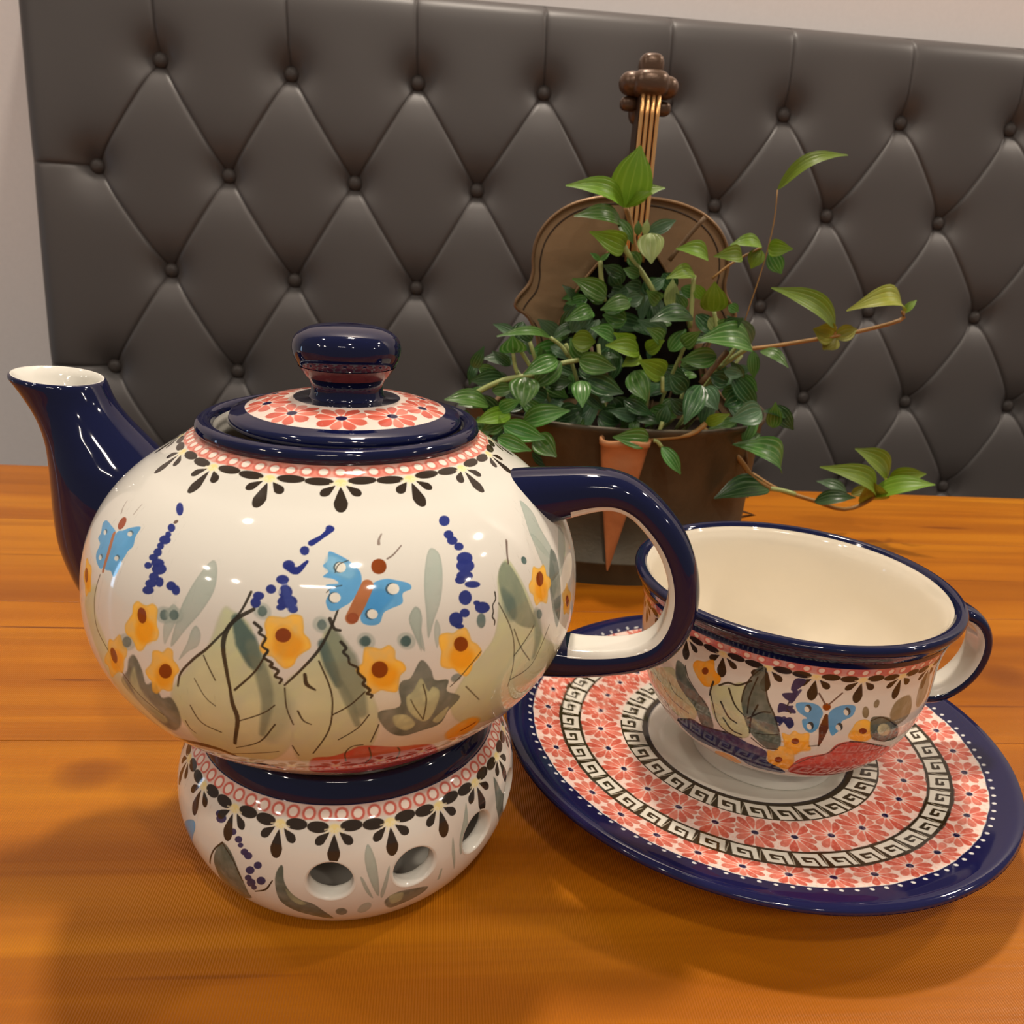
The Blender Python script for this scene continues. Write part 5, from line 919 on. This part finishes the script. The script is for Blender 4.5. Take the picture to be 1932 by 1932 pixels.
# ------------------------------------------------------------------ teapot
BX,BY=-.0431,.1963
tp=empty('teapot',(BX,BY,0),label='round white painted teapot with cobalt spout, handle and lid, standing on the warmer',cat='teapot')
BPF=body_profile();items=prep(PAINT['body'],BPF,(0,180))
def pbody(th,s):
    col=np.tile(np.array(WHITE,float),(len(th),1)); r=np.interp(s,BPF[2],BPF[0])
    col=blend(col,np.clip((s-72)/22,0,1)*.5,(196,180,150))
    col=put(col,th,s,items); col=border(col,th,s,BPF,16,-77.9,5.1,64,-78.,-1,3.9+.0*s,2.3,.95,1.0)
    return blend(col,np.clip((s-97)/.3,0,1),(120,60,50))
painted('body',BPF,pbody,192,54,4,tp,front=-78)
lathe('collar',[(.0322,.1195),(.0330,.1203),(.0337,.1213),(.0335,.1225),(.0327,.1232),(.0313,.1234),(.0302,.1229),(.0296,.1216)],M_NAVY,tp)
lathe('inner_wall',[(.0296,.1217),(.0292,.1195),(.0300,.115),(.040,.105)],M_CREAM,tp)
# spout
az=R_(170);u_=np.array([math.cos(az),math.sin(az),0]);w_=np.array([-math.sin(az),math.cos(az),0]);zv=np.array([0,0,1.])
def sect(c,z,a,b,tilt=0.,n=48,pw=2.):
    t=np.linspace(0,2*np.pi,n,endpoint=False);ct,st=np.cos(t),np.sin(t);x=a*np.sign(ct)*np.abs(ct)**(2/pw);y=b*np.sign(st)*np.abs(st)**(2/pw)
    return np.outer(c+x,u_)+np.outer(y,w_)+np.outer(z+tilt*x,zv)
SP=[(.0540,.0585,.0110,.0080,0),(.0572,.0630,.0140,.0110,0),(.0592,.0680,.0155,.0130,0),(.0606,.0740,.0166,.0143,0),(.0618,.0820,.0177,.0151,0),(.0620,.0900,.0180,.0153,0),(.0623,.0975,.0175,.0150,0),(.0640,.1040,.0158,.0138,.02),(.0673,.1100,.0133,.0119,.04),(.0711,.1155,.0115,.0106,.06),(.0746,.1205,.0111,.0103,.08),(.0774,.1252,.0117,.0110,.098)]
SPd=catmull3([[a,b,c,d,e] for a,b,c,d,e in SP],5)
rings=[sect(*x) for x in SPd]
c_,z_,a_,b_,t_=SP[-1]
rings+=[sect(c_+.0001,z_+.0006,a_-.0002,b_-.0002,t_),sect(c_,z_+.0010,a_-.0007,b_-.0007,t_)]
nb=len(rings)
rings+=[sect(c_,z_+.0009,a_-.0013,b_-.0013,t_),sect(c_-.0008,z_-.0012,a_-.0022,b_-.0022,t_),sect(c_-.003,z_-.0052,a_-.0032,b_-.0028,.06),sect(.0702,.1125,.0095,.0088),sect(.066,.104,.0115,.010),sect(.064,.096,.012,.010)]
mi=np.zeros((len(rings)-1,48),int);mi[nb-1:]=1
loft('spout',rings,[M_NAVY,M_CREAM],tp,mi=mi)
# handle
def strap(name,outer,az,wid,th_,parent,mats,n=40,lo=.08,hi=.93,sub=8,wends=(1.25,1.15),tends=(1.5,1.3),e=(.14,.12)):
    u=np.array([math.cos(az),math.sin(az),0]);w=np.array([-math.sin(az),math.cos(az),0]);P=catmull3(outer,sub)
    for _ in range(40): P[1:-1]=.5*P[1:-1]+.25*(P[:-2]+P[2:])
    T=np.gradient(P,axis=0);T/=np.linalg.norm(T,axis=1)[:,None]
    rings=[];mi=[];ph=np.linspace(0,2*np.pi,n,endpoint=False)
    for k,(p,t) in enumerate(zip(P,T)):
        f=k/(len(P)-1);N=np.array([-t[1],t[0]])   # towards the inside of the loop after the flip below
        N=-N if (N@(np.array([np.mean(P[:,0]),np.mean(P[:,1])])-p))<0 else N
        e0=max(0,1-f/e[0]);e1=max(0,1-(1-f)/e[1]);W_=wid/2*(1+(wends[0]-1)*e0**1.5+(wends[1]-1)*e1**1.5);H_=th_/2*(1+(tends[0]-1)*e0**1.5+(tends[1]-1)*e1**1.5)
        c=p+N*H_
        ct,st=np.cos(ph),np.sin(ph);x=W_*np.sign(ct)*np.abs(ct)**(2/2.4);y=H_*np.sign(st)*np.abs(st)**(2/2.1)
        y=np.where(y>0,np.minimum(y,H_*.80),y)    # inner face flattened
        rings.append((c[0]+N[0]*y)[:,None]*u+x[:,None]*w+(c[1]+N[1]*y)[:,None]*np.array([0,0,1.]))
        st2=np.sin(ph+np.pi/n);mi.append(((st2>.52)&(lo<f+.004*math.sin(k*1.7))&(f<hi)).astype(int))
    return loft(name,rings,mats,parent,mi=np.array(mi[:-1]))
HO=[(.0330,.1120),(.0426,.1144),(.0500,.1152),(.0557,.1158),(.0628,.1170),(.0699,.1167),(.0759,.1134),(.0807,.1092),(.0856,.1039),(.0889,.0975),(.0909,.0905),(.0914,.0841),(.0903,.0764),(.0869,.0700),(.0813,.0660),(.0724,.0633),(.0640,.0617),(.0564,.0605),(.0470,.0610)]
strap('handle',HO,R_(-8),.0120,.0083,tp,[M_NAVY,M_CREAM],lo=.17,hi=.90,sub=6,tends=(2.3,1.5),wends=(1.5,1.3),e=(.36,.22))
# lid and knob
LX,LY=.0015,.0002
lid_prof=smooth_profile([(.0216,.1212),(.0262,.1213),(.0274,.1218),(.0280,.1229),(.0279,.1239),(.0271,.1247),(.0254,.1251),(.0238,.1256),(.0205,.1267),(.0165,.1276),(.0127,.1281),(.0105,.1283),(.0088,.1284)][::-1],10)
SL=lid_prof[2];s_of=lambda r:float(np.interp(-r,-lid_prof[0][:int(np.argmax(lid_prof[0]))],SL[:int(np.argmax(lid_prof[0]))])) if False else float(SL[np.argmin(np.abs(lid_prof[0][:int(np.argmax(lid_prof[0]))]-r))])
S_N,S_P,S_F=s_of(.0127),s_of(.0237),s_of(.0188)
def flower(col,x,y,n,hx,hy,rot,cc=NAVY,rd=.95,c1=(206,84,66),c2=(228,128,108)):
    rho=np.hypot(x,y);ph=np.arctan2(y,x)+rot;q=((np.abs(x)/hx)**3+(np.abs(y)/hy)**3)**(1/3.)
    sp=2*np.pi/n;k=np.floor(ph/sp+.5);f=(ph-k*sp);lat=np.abs(f)*np.maximum(rho,.3);R=rho/np.maximum(q,.05)     # R: reach of the cell in this direction
    t=np.clip((q-.20)/.76,0,1);wd=rho*sp*.5*.92*np.clip(4.2*t*(1-t),0,1)**.6
    a=np.clip(.5+(wd-lat)/.28,0,1)*(q>.19)*(q<1.03); tone=.5+.5*np.sin(k*2.4+1.);cA=np.array(c1,float)*(1-tone[:,None])+np.array(c2,float)*tone[:,None]
    cA=cA*(1.06-.16*t)[:,None];a=a*.93;col=col*(1-a[:,None])+np.minimum(cA,255)*a[:,None]
    return blend(col,np.clip(.5+(rd-np.hypot(x,y*1.15))/.2,0,1),cc)
def plid(th,s):
    col=np.tile(np.array(WHITE,float),(len(th),1));r=np.interp(s,SL,lid_prof[0])*1000
    col=blend(col,np.ones(len(th))*.5,(240,205,190));spn=36.;x=np.radians(((th+82+spn/2)%spn)-spn/2)*r;y=s-S_F
    col=flower(col,x,y,9,6.2,5.4,.3,(30,26,64),1.25)
    col=blend(col,np.clip(.5+(S_N-s)/.15,0,1),(36,36,52));return blend(col,np.clip(.5+(s-S_P)/.15,0,1),NAVY)
ld=empty('lid',(LX,LY,0));ld.parent=tp
lid_o=painted('lid_disc',lid_prof,plid,96,12,4,ld)
kn=lathe('knob',[(.0100,.1278),(.0090,.1286),(.0086,.1298),(.0086,.1312),(.0090,.1324),(.0101,.1340),(.0114,.1358),(.0124,.1378),(.0128,.1398),(.0124,.1418),(.0110,.1435),(.0080,.1448),(.0040,.1454),(.0,.1455)],M_NAVY,ld,n=64)
bnd=lathe('knob_band',[(.0097,.1332),(.01025,.1339),(.0110,.1350),(.0115,.1357)],simple('dull_pink_glaze',(120,62,66),.15,.5,bumps=(400,.1,.9)),ld,n=64,curve=False)
# ------------------------------------------------------------------ warmer
wm=empty('teapot_warmer',(-.0410,.1964,0),label='low white painted ceramic warmer with round air holes under the teapot',cat='warmer')
WPF=warmer_profile();itw=prep(PAINT['warm'],WPF,(0,150))
HOLES=[(-84.55,19.2),(-59.4,19.0),(-35.2,18.6),(-11.,18.6),(95.,19.),(120.,19.),(145.,19.),(170.,19.)];HR=5.7
def hole_d(th,s):
    d=np.full(len(th),99.)
    for a,b in HOLES:
        rc=float(np.interp(b,WPF[2],WPF[0]))*1000;d=np.minimum(d,np.hypot(np.radians((th-a+180)%360-180)*rc,s-b))
    return d
def pwarm(th,s):
    col=np.tile(np.array(WHITE,float),(len(th),1));col=put(col,th,s,itw);col=border(col,th,s,WPF,21,-83.5,5.8,68,-81.5,.9,4.3,2.85,1.0,1.04,1.45,1.)
    return col
def pw2(th,s): return np.c_[pwarm(th,s),np.where(hole_d(th,s)<HR,200.,0.)]
def holed(name,off,lm,paintf,mat,flip):
    th,s,Fc=revolve_painted(name,WPF,paintf,144,24,lm,wm,mat,front=-80,keep=lambda a,b:hole_d(a,b)>=HR)
    cnt=np.zeros(len(th),int);d=hole_d(th,s);near=np.abs(d-HR)<.16*(2 if lm<4 else 1)
    for a,b in HOLES:
        rc=float(np.interp(b,WPF[2],WPF[0]))*1000;x=np.radians((th-a+180)%360-180)*rc;y=s-b;dd=np.hypot(x,y);k=near&(dd<HR+.4)
        th=np.where(k,a+np.degrees(x*HR/np.maximum(dd,.1)/rc),th);s=np.where(k,b+y*HR/np.maximum(dd,.1),s)
    P,N=rev_points(WPF,th,s,off);return th,s,Fc,P,N
th,s,Fc,P,N=holed('body',0,4,pw2,M_GLAZE,False)
col=srgb(pwarm(th,s));Vs=[P];Ns=[N];Cs=[col];Fs=[Fc[:,::-1]];o_=len(P)
th2,s2,Fc2,P2,N2=holed('b',-.0036,3,lambda a,b:np.c_[np.where(hole_d(a,b)<HR,200.,0.)],M_GLAZE,True)
Vs.append(P2);Ns.append(-N2);Cs.append(np.tile(srgb(WHITE),(len(P2),1)));Fs.append(Fc2+o_);o_+=len(P2)
for a,b in HOLES:   # glazed lips of the holes
    rc=float(np.interp(b,WPF[2],WPF[0]))*1000;ph=np.linspace(0,2*np.pi,72,endpoint=False);rg=[];prof_=[(HR+.35,.00005),(HR+.05,.00002),(HR-.25,-.0003),(HR-.4,-.0009),(HR-.42,-.0027),(HR-.2,-.0034),(HR+.2,-.0037)]
    for rad,of in prof_:
        p,_=rev_points(WPF,a+np.degrees(rad*np.cos(ph)/rc),b+rad*np.sin(ph),of);rg.append(p)
    rg=np.array(rg);cen=rg.mean(1,keepdims=True);V=rg.reshape(-1,3);m_=len(prof_);i=np.arange(m_-1)[:,None]*72;j=np.arange(72)[None];f_=np.stack([i+j,i+72+j,i+72+(j+1)%72,i+(j+1)%72],2).reshape(-1,4)
    g1=np.gradient(rg,axis=0);g2=np.roll(rg,-1,1)-np.roll(rg,1,1);nn=np.cross(g1,g2).reshape(-1,3);nn/=np.linalg.norm(nn,axis=1)[:,None]+1e-12
    axn=rg[0].mean(0)-rg[-1].mean(0);tst=(nn*(rg.mean(1,keepdims=True)-rg).reshape(-1,3)).sum();nn=nn if tst>0 else -nn
    nn[:72]=rev_points(WPF,a+np.degrees((HR+.35)*np.cos(ph)/rc),b+(HR+.35)*np.sin(ph))[1]
    Vs.append(V);Ns.append(nn);Cs.append(np.tile(srgb(WHITE),(len(V),1)));Fs.append(f_+o_);o_+=len(V)
mesh('body',np.concatenate(Vs),np.concatenate(Fs),M_GLAZE,wm,normals=np.concatenate(Ns),colors=np.concatenate(Cs))
lathe('neck',[(.0388,.0396),(.0390,.0405),(.0387,.0418),(.0381,.0432),(.0374,.0445),(.0366,.0453),(.0356,.0455),(.0350,.0447),(.0352,.0425),(.0362,.0400),(.0362,.0385)],M_NAVY,wm)
lathe('floor_plate',[(.0305,.0010),(.0300,.0000),(.0280,.0006),(.0,.0010),(.0,.0052),(.0250,.0050),(.0335,.0062)],M_CREAM,wm,curve=False)
# ------------------------------------------------------------------ saucer
SX,SY=.0821,.2356
SPR=smooth_profile([(0,.0118),(.014,.0118),(.027,.0118),(.0304,.0126),(.036,.0136),(.0412,.0142),(.0485,.0147),(.055,.0153),(.0620,.0164),(.0680,.0177),(.0715,.0187),(.0755,.0199),(.0780,.0204),(.0794,.0202),(.0801,.0195),(.0800,.0186),(.0780,.0172),(.072,.0148),(.062,.0115),(.052,.0085),(.0465,.0062),(.0450,.0030),(.0445,.0004),(.0435,.0),(.0420,.0004),(.0415,.0035),(.030,.0040),(.0,.0042)],10)
rim_i=int(np.argmax(SPR[0]))
def greek(col,x,y,hw,hh):
    a=np.clip(.5+np.minimum(hw*.80-np.abs(x+.12*y),hh*.78-np.abs(y))/.16,0,1)
    P_=np.array([(.38*hw,1.2*hh),(.36*hw,-.16*hh),(-.36*hw,-.20*hh),(-.34*hw,.24*hh),(-.02*hw,.26*hh)]); d=sd_stroke(x+.12*y,-y,P_,[hh*.24,hh*.22,hh*.34,hh*.2])
    a=a*np.clip(.5+d/.14,0,1); col=blend(col,a,(226,222,208))
    d=sd_stroke(x,y,np.array([(hw*.92,-hh*.8),(hw*.98,hh*.8)]),[.35,.2]);return blend(col,np.clip(.5-d/.14,0,1)*.8,(214,208,190))
def psaucer(th,s):
    r=np.interp(s,SPR[2],SPR[0])*1000;top=s<=SPR[2][rim_i];col=np.tile(np.array(WHITE,float),(len(th),1));wb=.12*np.sin(np.radians(th)*23)+.08*np.sin(np.radians(th)*57)
    def cellx(n,c0,r0): spn=360./n;return np.radians(((th-c0+spn/2)%spn)-spn/2)*r
    inb=lambda a,b:(r>=a)&(r<b)&top
    m1=inb(32.0+wb*0,70.6)
    col=np.where(m1[:,None],np.array([240,214,202.]),col)
    for r0,n,c0,a,b,rm in ((48.4,28,-88.1,40.6,55.2,7.4),(66.0,36,-84.9,61.2,70.9,5.1)):
        k=np.nonzero(inb(a,b))[0]
        if not len(k):continue
        spn=360./n;xx=np.radians(((th[k]-c0+spn/2)%spn)-spn/2)*r[k];yy=r[k]-r0
        cc=col[k];half=np.radians(spn/2)*r[k];cc=flower(cc,xx,yy,12 if r0<50 else 11,5.9,rm,.16,(30,28,66),1.0)
        e=np.clip(1-np.abs(np.abs(xx)-half)/.18,0,1);cc=blend(cc,e*.7,(240,220,208));cc=blend(cc,(np.sin(xx*1.9+th[k]*.7)*np.sin(yy*2.3+th[k]*1.1)>.35)*.30,(236,170,150));col[k]=cc
    for r0,n,c0,a,b in ((37.4,29,-86.1,32.6,41.3),(58.3,43,-87.6,54.9,61.8)):
        k=np.nonzero(inb(a,b))[0]
        if not len(k):continue
        spn=360./n;xx=np.radians(((th[k]-c0+spn/2)%spn)-spn/2)*r[k];hw=float(np.radians(spn/2)*r0);hh=(b-a)/2;cc=np.tile(np.array([54,44,26.]),(len(k),1));col[k]=greek(cc,xx,-(r[k]-r0),hw,hh)
    e=np.clip(.5-(np.abs(r-32.3)-.35)/.2,0,1)*top;col=blend(col,e,(50,46,50))
    for q_ in (54.9,61.9): e=np.clip(.5-(np.abs(r-q_-wb)-.18)/.15,0,1)*top;col=blend(col,e*.8,(40,32,24))
    bl=np.clip(.5+(r-70.9-wb)/.15,0,1)*top+(~top)*(s<SPR[2][rim_i]+.9);col=blend(col,np.clip(bl,0,1),(24,24,66))
    spn=360/112.;x=np.radians(((th+15+spn/2)%spn)-spn/2)*r;y=r-72.1;col=blend(col,ell(x,y,0,0,.58,.58,.15)*top,(215,215,210));return col
sa=painted('saucer',SPR,psaucer,128,60,4,None,front=-75,tol=14.)
sa.location=(SX,SY,0);tag(sa,'round saucer with red flower and black key rings and cobalt rim, under the cup','saucer')
# ------------------------------------------------------------------ cup
CX,CY=.0874,.2336
cu=empty('tea_cup',(CX,CY,0),label='wide white painted tea cup with cobalt rim, standing on the saucer',cat='cup')
CPF=cup_profile();itc=prep(PAINT['cup'],CPF,(0,170))
def pcup(th,s):
    col=np.tile(np.array(WHITE,float),(len(th),1));col=border(col,th,s,CPF,23,-81.8,5.5,75,-82.,1.8,4.5,3.1,.78,.98,1.35,0.,(200,116,112));col=put(col,th,s,itc)
    return blend(col,np.clip(.5+(s-62.4)/.2,0,1),WHITE)
painted('bowl',CPF,pcup,160,32,4,cu,front=-82)
lathe('rim',[(.0460,.0687),(.0468,.0702),(.0478,.0715),(.0483,.0728),(.0479,.0739),(.0467,.0744),(.0455,.0741),(.0446,.0732)],M_NAVY,cu)
lathe('inner_wall',[(.0447,.0733),(.0437,.0715),(.0425,.068),(.0414,.060),(.0405,.052),(.0385,.044),(.0345,.035),(.028,.027),(.020,.0228),(.010,.0212),(.0,.021)],M_CUPIN,cu)
lathe('foot',[(.0186,.0194),(.0200,.0178),(.0212,.0158),(.0222,.0135),(.0226,.0122),(.0220,.0118),(.0205,.0118),(.0200,.0130),(.0195,.0160),(.0,.0165)],M_CREAM,cu)
strap('handle',[(.0440,.0665),(.0490,.0682),(.0550,.0678),(.0605,.0650),(.0642,.0600),(.0656,.0540),(.0648,.0470),(.0612,.0400),(.0550,.0345),(.0480,.0325),(.0395,.0345)],R_(2),.0120,.0050,cu,[M_NAVY,M_CREAM],lo=.07,hi=.96,wends=(1.3,1.1),tends=(1.2,1.1))
# ------------------------------------------------------------------ violin shaped planter
PU,PD=.1025,.460
vp=empty('violin_planter',WP(PU,PD,0),YAW,label='bronze coloured violin shaped planter with gold strings behind the cup',cat='planter')
half_w=[(.1885,.0),(.1880,.012),(.1862,.024),(.1820,.036),(.1750,.0455),(.1660,.0515),(.1560,.0535),(.1480,.0530),(.1410,.0545),(.1350,.0590),(.1305,.0615),(.1275,.0600),(.1240,.0545),(.1170,.0500),(.1080,.0475),(.0990,.0485),(.0920,.0530),(.0850,.0600),(.0770,.0680),(.0680,.0755),(.0560,.0810),(.0400,.0835),(.0200,.0825),(.0040,.0790),(.0,.076)]
hw=catmull3([[a,b] for a,b in half_w],4);hw[:,1]=np.maximum(hw[:,1],0)
out=[(x,z) for z,x in hw]+[(-x,z) for z,x in hw[::-1]]
def plate(name,outline,y0,y1,mat,parent):
    n=len(outline);V=[(x,y0,z) for x,z in outline]+[(x,y1,z) for x,z in outline];Fc=[list(range(n)),list(range(2*n-1,n-1,-1))]+[[i,i+n,(i+1)%n+n,(i+1)%n] for i in range(n)]
    o=mesh(name,V,Fc,mat,parent,smooth=False);return o
def dedupe(o):
    r=[];
    for p in o:
        if not r or math.hypot(p[0]-r[-1][0],p[1]-r[-1][1])>4e-4:r.append(p)
    if math.hypot(r[0][0]-r[-1][0],r[0][1]-r[-1][1])<4e-4:r.pop()
    return r
out=dedupe(out);plate('back_plate',out,.0,.010,M_VIOLIN,vp)
rimpts=[(x*1.004,-.0016,z) for x,z in out if z>.01];tube('edge_bead',rimpts,.0010,M_EDGE,vp,n=6,sm=2)
inner=[(x*.93,-.0002,z-.0035) for x,z in out if z>.02];tube('inner_line',inner,.0004,simple('dark_groove',(46,30,18),.6),vp,n=5,sm=2)
arch=catmull3([[0,.168],[.010,.163],[.019,.153],[.027,.142],[.032,.133],[.041,.111],[.047,.095],[.050,.080]],4)
ao=[(x,z) for x,z in arch]+[(-x,z) for x,z in arch[::-1][:-1]]
plate('opening_shade',ao,-.0008,.0002,simple('hollow_shade_colour',(20,15,11),.9,.1),vp)  # flat near-black plate on the panel; its colour imitates the shade inside an arch
tube('opening_edge',[(-x,-.0012,z) for x,z in arch[::-1]]+[(x,-.0012,z) for x,z in arch[1:]],.0009,M_EDGE,vp,n=6,sm=1)
# pot: half round lower bout
AP,BPp=.0800,.0820
def pot_ring(z,k=1.,n=41,inset=0.):
    ph=np.linspace(np.pi,2*np.pi,n);a=(AP+.004*z/.08)*k-inset;b=(BPp+.002*z/.08)*k-inset;pw=2.25;c_,s_=np.cos(ph),np.sin(ph)
    return np.stack([a*np.sign(c_)*np.abs(c_)**(2/pw)-.004,b*np.sign(s_)*np.abs(s_)**(2/pw),np.full(n,z)],1)
rg=[pot_ring(0,1.0),pot_ring(.0105,1.0),pot_ring(.0110,1.004),pot_ring(.0122,1.005),pot_ring(.0128,.985),pot_ring(.04,.985),pot_ring(.078,.99),pot_ring(.0795,1.005),pot_ring(.0815,1.007),pot_ring(.0825,1.0),pot_ring(.0815,.985),pot_ring(.06,.975,inset=.001)]
rg=np.array(rg);m_,n=rg.shape[:2];V=rg.reshape(-1,3);Fc=[[i*n+j,i*n+j+1,(i+1)*n+j+1,(i+1)*n+j] for i in range(m_-1) for j in range(n-1)];mesh('pot',V,Fc,M_POT,vp)
so=pot_ring(.070,.97);V=list(map(tuple,so));mesh('soil',V,[list(range(len(V)))[::-1]],M_SOIL,vp,smooth=False)
bp=pot_ring(0.0,.995);mesh('pot_base',list(map(tuple,bp)),[list(range(len(bp)))],M_POT,vp,smooth=False)
# copper cone on the front of the pot
ca=np.array([.0518,.3822]);lx=(ca[0]*cy_+ca[1]*sy_)-PU;ly=(-ca[0]*sy_+ca[1]*cy_)-PD
cn=[];pf=lambda z:-(BPp+.002*z/.08)*(1-abs((lx+.004)/(AP+.004*z/.08))**2.25)**(1/2.25)
for z,r in ((.0085,.0004),(.012,.0012),(.030,.0044),(.050,.0080),(.068,.0108),(.0745,.0117),(.0748,.0124),(.0775,.0126),(.0778,.0116),(.0765,.0105),(.070,.0095)):
    t=np.linspace(0,2*np.pi,28,endpoint=False);lean=(.0775-z)*-.06;cn.append(np.stack([lx+lean*.4+r*np.cos(t),pf(z)-.0008+.6*r*np.sin(t),np.full(28,z)+(.0006*np.sin(t*3) if z>.074 else 0)],1))
loft('copper_cone',cn,M_COPPER,vp)
# neck, strings, scroll
nk=[(-.0058,.158),(-.0054,.238),(.0056,.238),(.0060,.158)];plate('fingerboard',nk,-.006,.006,simple('dark_fingerboard',(58,40,26),.5),vp)
for k in range(4):
    x=-.0042+.0028*k;tube('string',[(x*1.05,-.0078,.156),(x,-.0080,.200),(x*.97,-.0076,.239)],.00108,M_STRING,vp,n=10)
def blob(name,c,rx,ry,rz,pw=2.6,tw=0.,mat=M_SCROLL):
    V=[];n=24;m_=14
    for i in range(m_+1):
        a=-np.pi/2+np.pi*i/m_
        for j in range(n):
            b=2*np.pi*j/n;f=lambda v:np.sign(v)*abs(v)**(2/pw);V.append((c[0]+rx*f(np.cos(a))*f(np.cos(b)),c[1]+ry*f(np.cos(a))*f(np.sin(b)),c[2]+rz*f(np.sin(a))))
    Fc=[[i*n+j,i*n+(j+1)%n,(i+1)*n+(j+1)%n,(i+1)*n+j] for i in range(m_) for j in range(n)];return mesh(name,V,Fc,mat,vp)
blob('scroll_top',(-.0002,-.001,.2500),.0062,.0065,.0062,3.)
blob('scroll',(-.0002,-.002,.2420),.0098,.0095,.0068,2.8);blob('scroll_ear',(-.0088,.0,.2420),.0068,.0072,.0058,2.2);blob('scroll_ear',(.0086,.0,.2412),.0066,.0072,.0056,2.2)
blob('peg',(-.0088,.003,.2330),.0048,.004,.0036);blob('peg',(.0086,.003,.2318),.0046,.004,.0036);blob('peg_box',(0,.006,.232),.0082,.005,.009,3)
# ------------------------------------------------------------------ trailing plant
pl=empty('trailing_plant',WP(PU,PD-.03,.07),YAW,label='bushy trailing green houseplant growing out of the violin planter',cat='plant')
inv_pl=(Matrix.Translation(Vector(WP(PU,PD-.03,.07)))@Matrix.Rotation(YAW,4,'Z')).inverted()
toL=lambda P:np.array([tuple(inv_pl@Vector(p)) for p in P])
camv=np.array(CAM)
rng=np.random.RandomState(5)
def leaf_mesh(B,T,wapp,kind,curl,full=None,roll=None,name='leaf'):
    B=np.array(B,float);T=np.array(T,float);L=np.linalg.norm(T-B);ax=(T-B)/L;v=camv-(B+T)/2;v/=np.linalg.norm(v);n0=v-ax*(v@ax);n0/=np.linalg.norm(n0)+1e-9;side=np.cross(ax,n0)
    full=full or (L*.44 if wapp>.30*L else max(wapp*1.35,L*.16)); wide=max(full,wapp)
    if roll is None:
        c=min(1,wapp/wide);ang=math.acos(c)*.85*(1 if (n0[2]*1.0+rng.uniform(-.2,.2))>-9 else -1)
        # tilt so that the upper face looks up
        cand=[n0*math.cos(s_*ang)+side*math.sin(s_*ang) for s_ in (-1,1)];n1=cand[0] if cand[0][2]>cand[1][2] else cand[1]
    else: n1=n0*math.cos(roll)+side*math.sin(roll)
    sd=np.cross(ax,n1);NL,NW=11,6;V=[];UV=[]
    up=np.array([0,0,1.])
    for i in range(NL+1):
        f=i/NL;wd=wide*.5*(math.sin(math.pi*min(1,(f**.78)))**.78)*(1-.35*max(0,f-.72)/.28) if 0<f<1 else 0.0004
        c=B+ax*L*f+n1*curl*L*math.sin(math.pi*f)*.9
        for j in range(NW+1):
            x=-1+2*j/NW;V.append(c+sd*wd*x+n1*(wd*(.28*abs(x)**1.5)+.02*wide*math.cos(x*8)*math.sin(math.pi*f)));UV.append((x,f,0))
    Fc=[[i*(NW+1)+j,i*(NW+1)+j+1,(i+1)*(NW+1)+j+1,(i+1)*(NW+1)+j] for i in range(NL) for j in range(NW)]
    return mesh(name,toL(V),Fc,LEAFM[kind],pl,uv=UV)
for kind,B,T,wa,curl in LEAVES: leaf_mesh(B,T,wa,kind,curl)
for kind,r,pts in STEMS: tube('stem',toL(pts),r,STEMM[kind],pl,n=7)
# inner foliage mound
cnt=0
while cnt<120:
    u=rng.uniform(-.095,.072);z=.070+.075*rng.uniform(0,1)**1.25;f=(z-.07)/.080
    if abs(u+.004+.012*(1-f))>.088*(1-f)**.6+.008: continue
    d=PD-.075+.055*f+rng.uniform(0,.03)
    if z<.084 and u>-.03: z+=.012
    B=np.array(WP(PU+u,d,z));an=rng.uniform(-np.pi,np.pi);L=rng.uniform(.011,.019);dr=np.array([math.cos(an)*cy_,-.25,math.sin(an)*.8-.25]);dr/=np.linalg.norm(dr)
    leaf_mesh(B,B+dr*L,L*rng.uniform(.3,.62),rng.choice(['dark','mid','dark','dark','mid','grey']),rng.uniform(.03,.2));cnt+=1
for k in range(18):
    u=rng.uniform(-.06,.05);z0=.07;p0=WP(PU+u*.6,PD-.04,z0);p2=WP(PU+u*1.15,PD-.06+rng.uniform(0,.03),z0+rng.uniform(.02,.055));p1=[(a+b)/2+rng.uniform(-.004,.004) for a,b in zip(p0,p2)]
    tube('stem',toL([p0,p1,p2]),.0010,STEMM['palestem' if k%3 else 'twig'],pl,n=6)
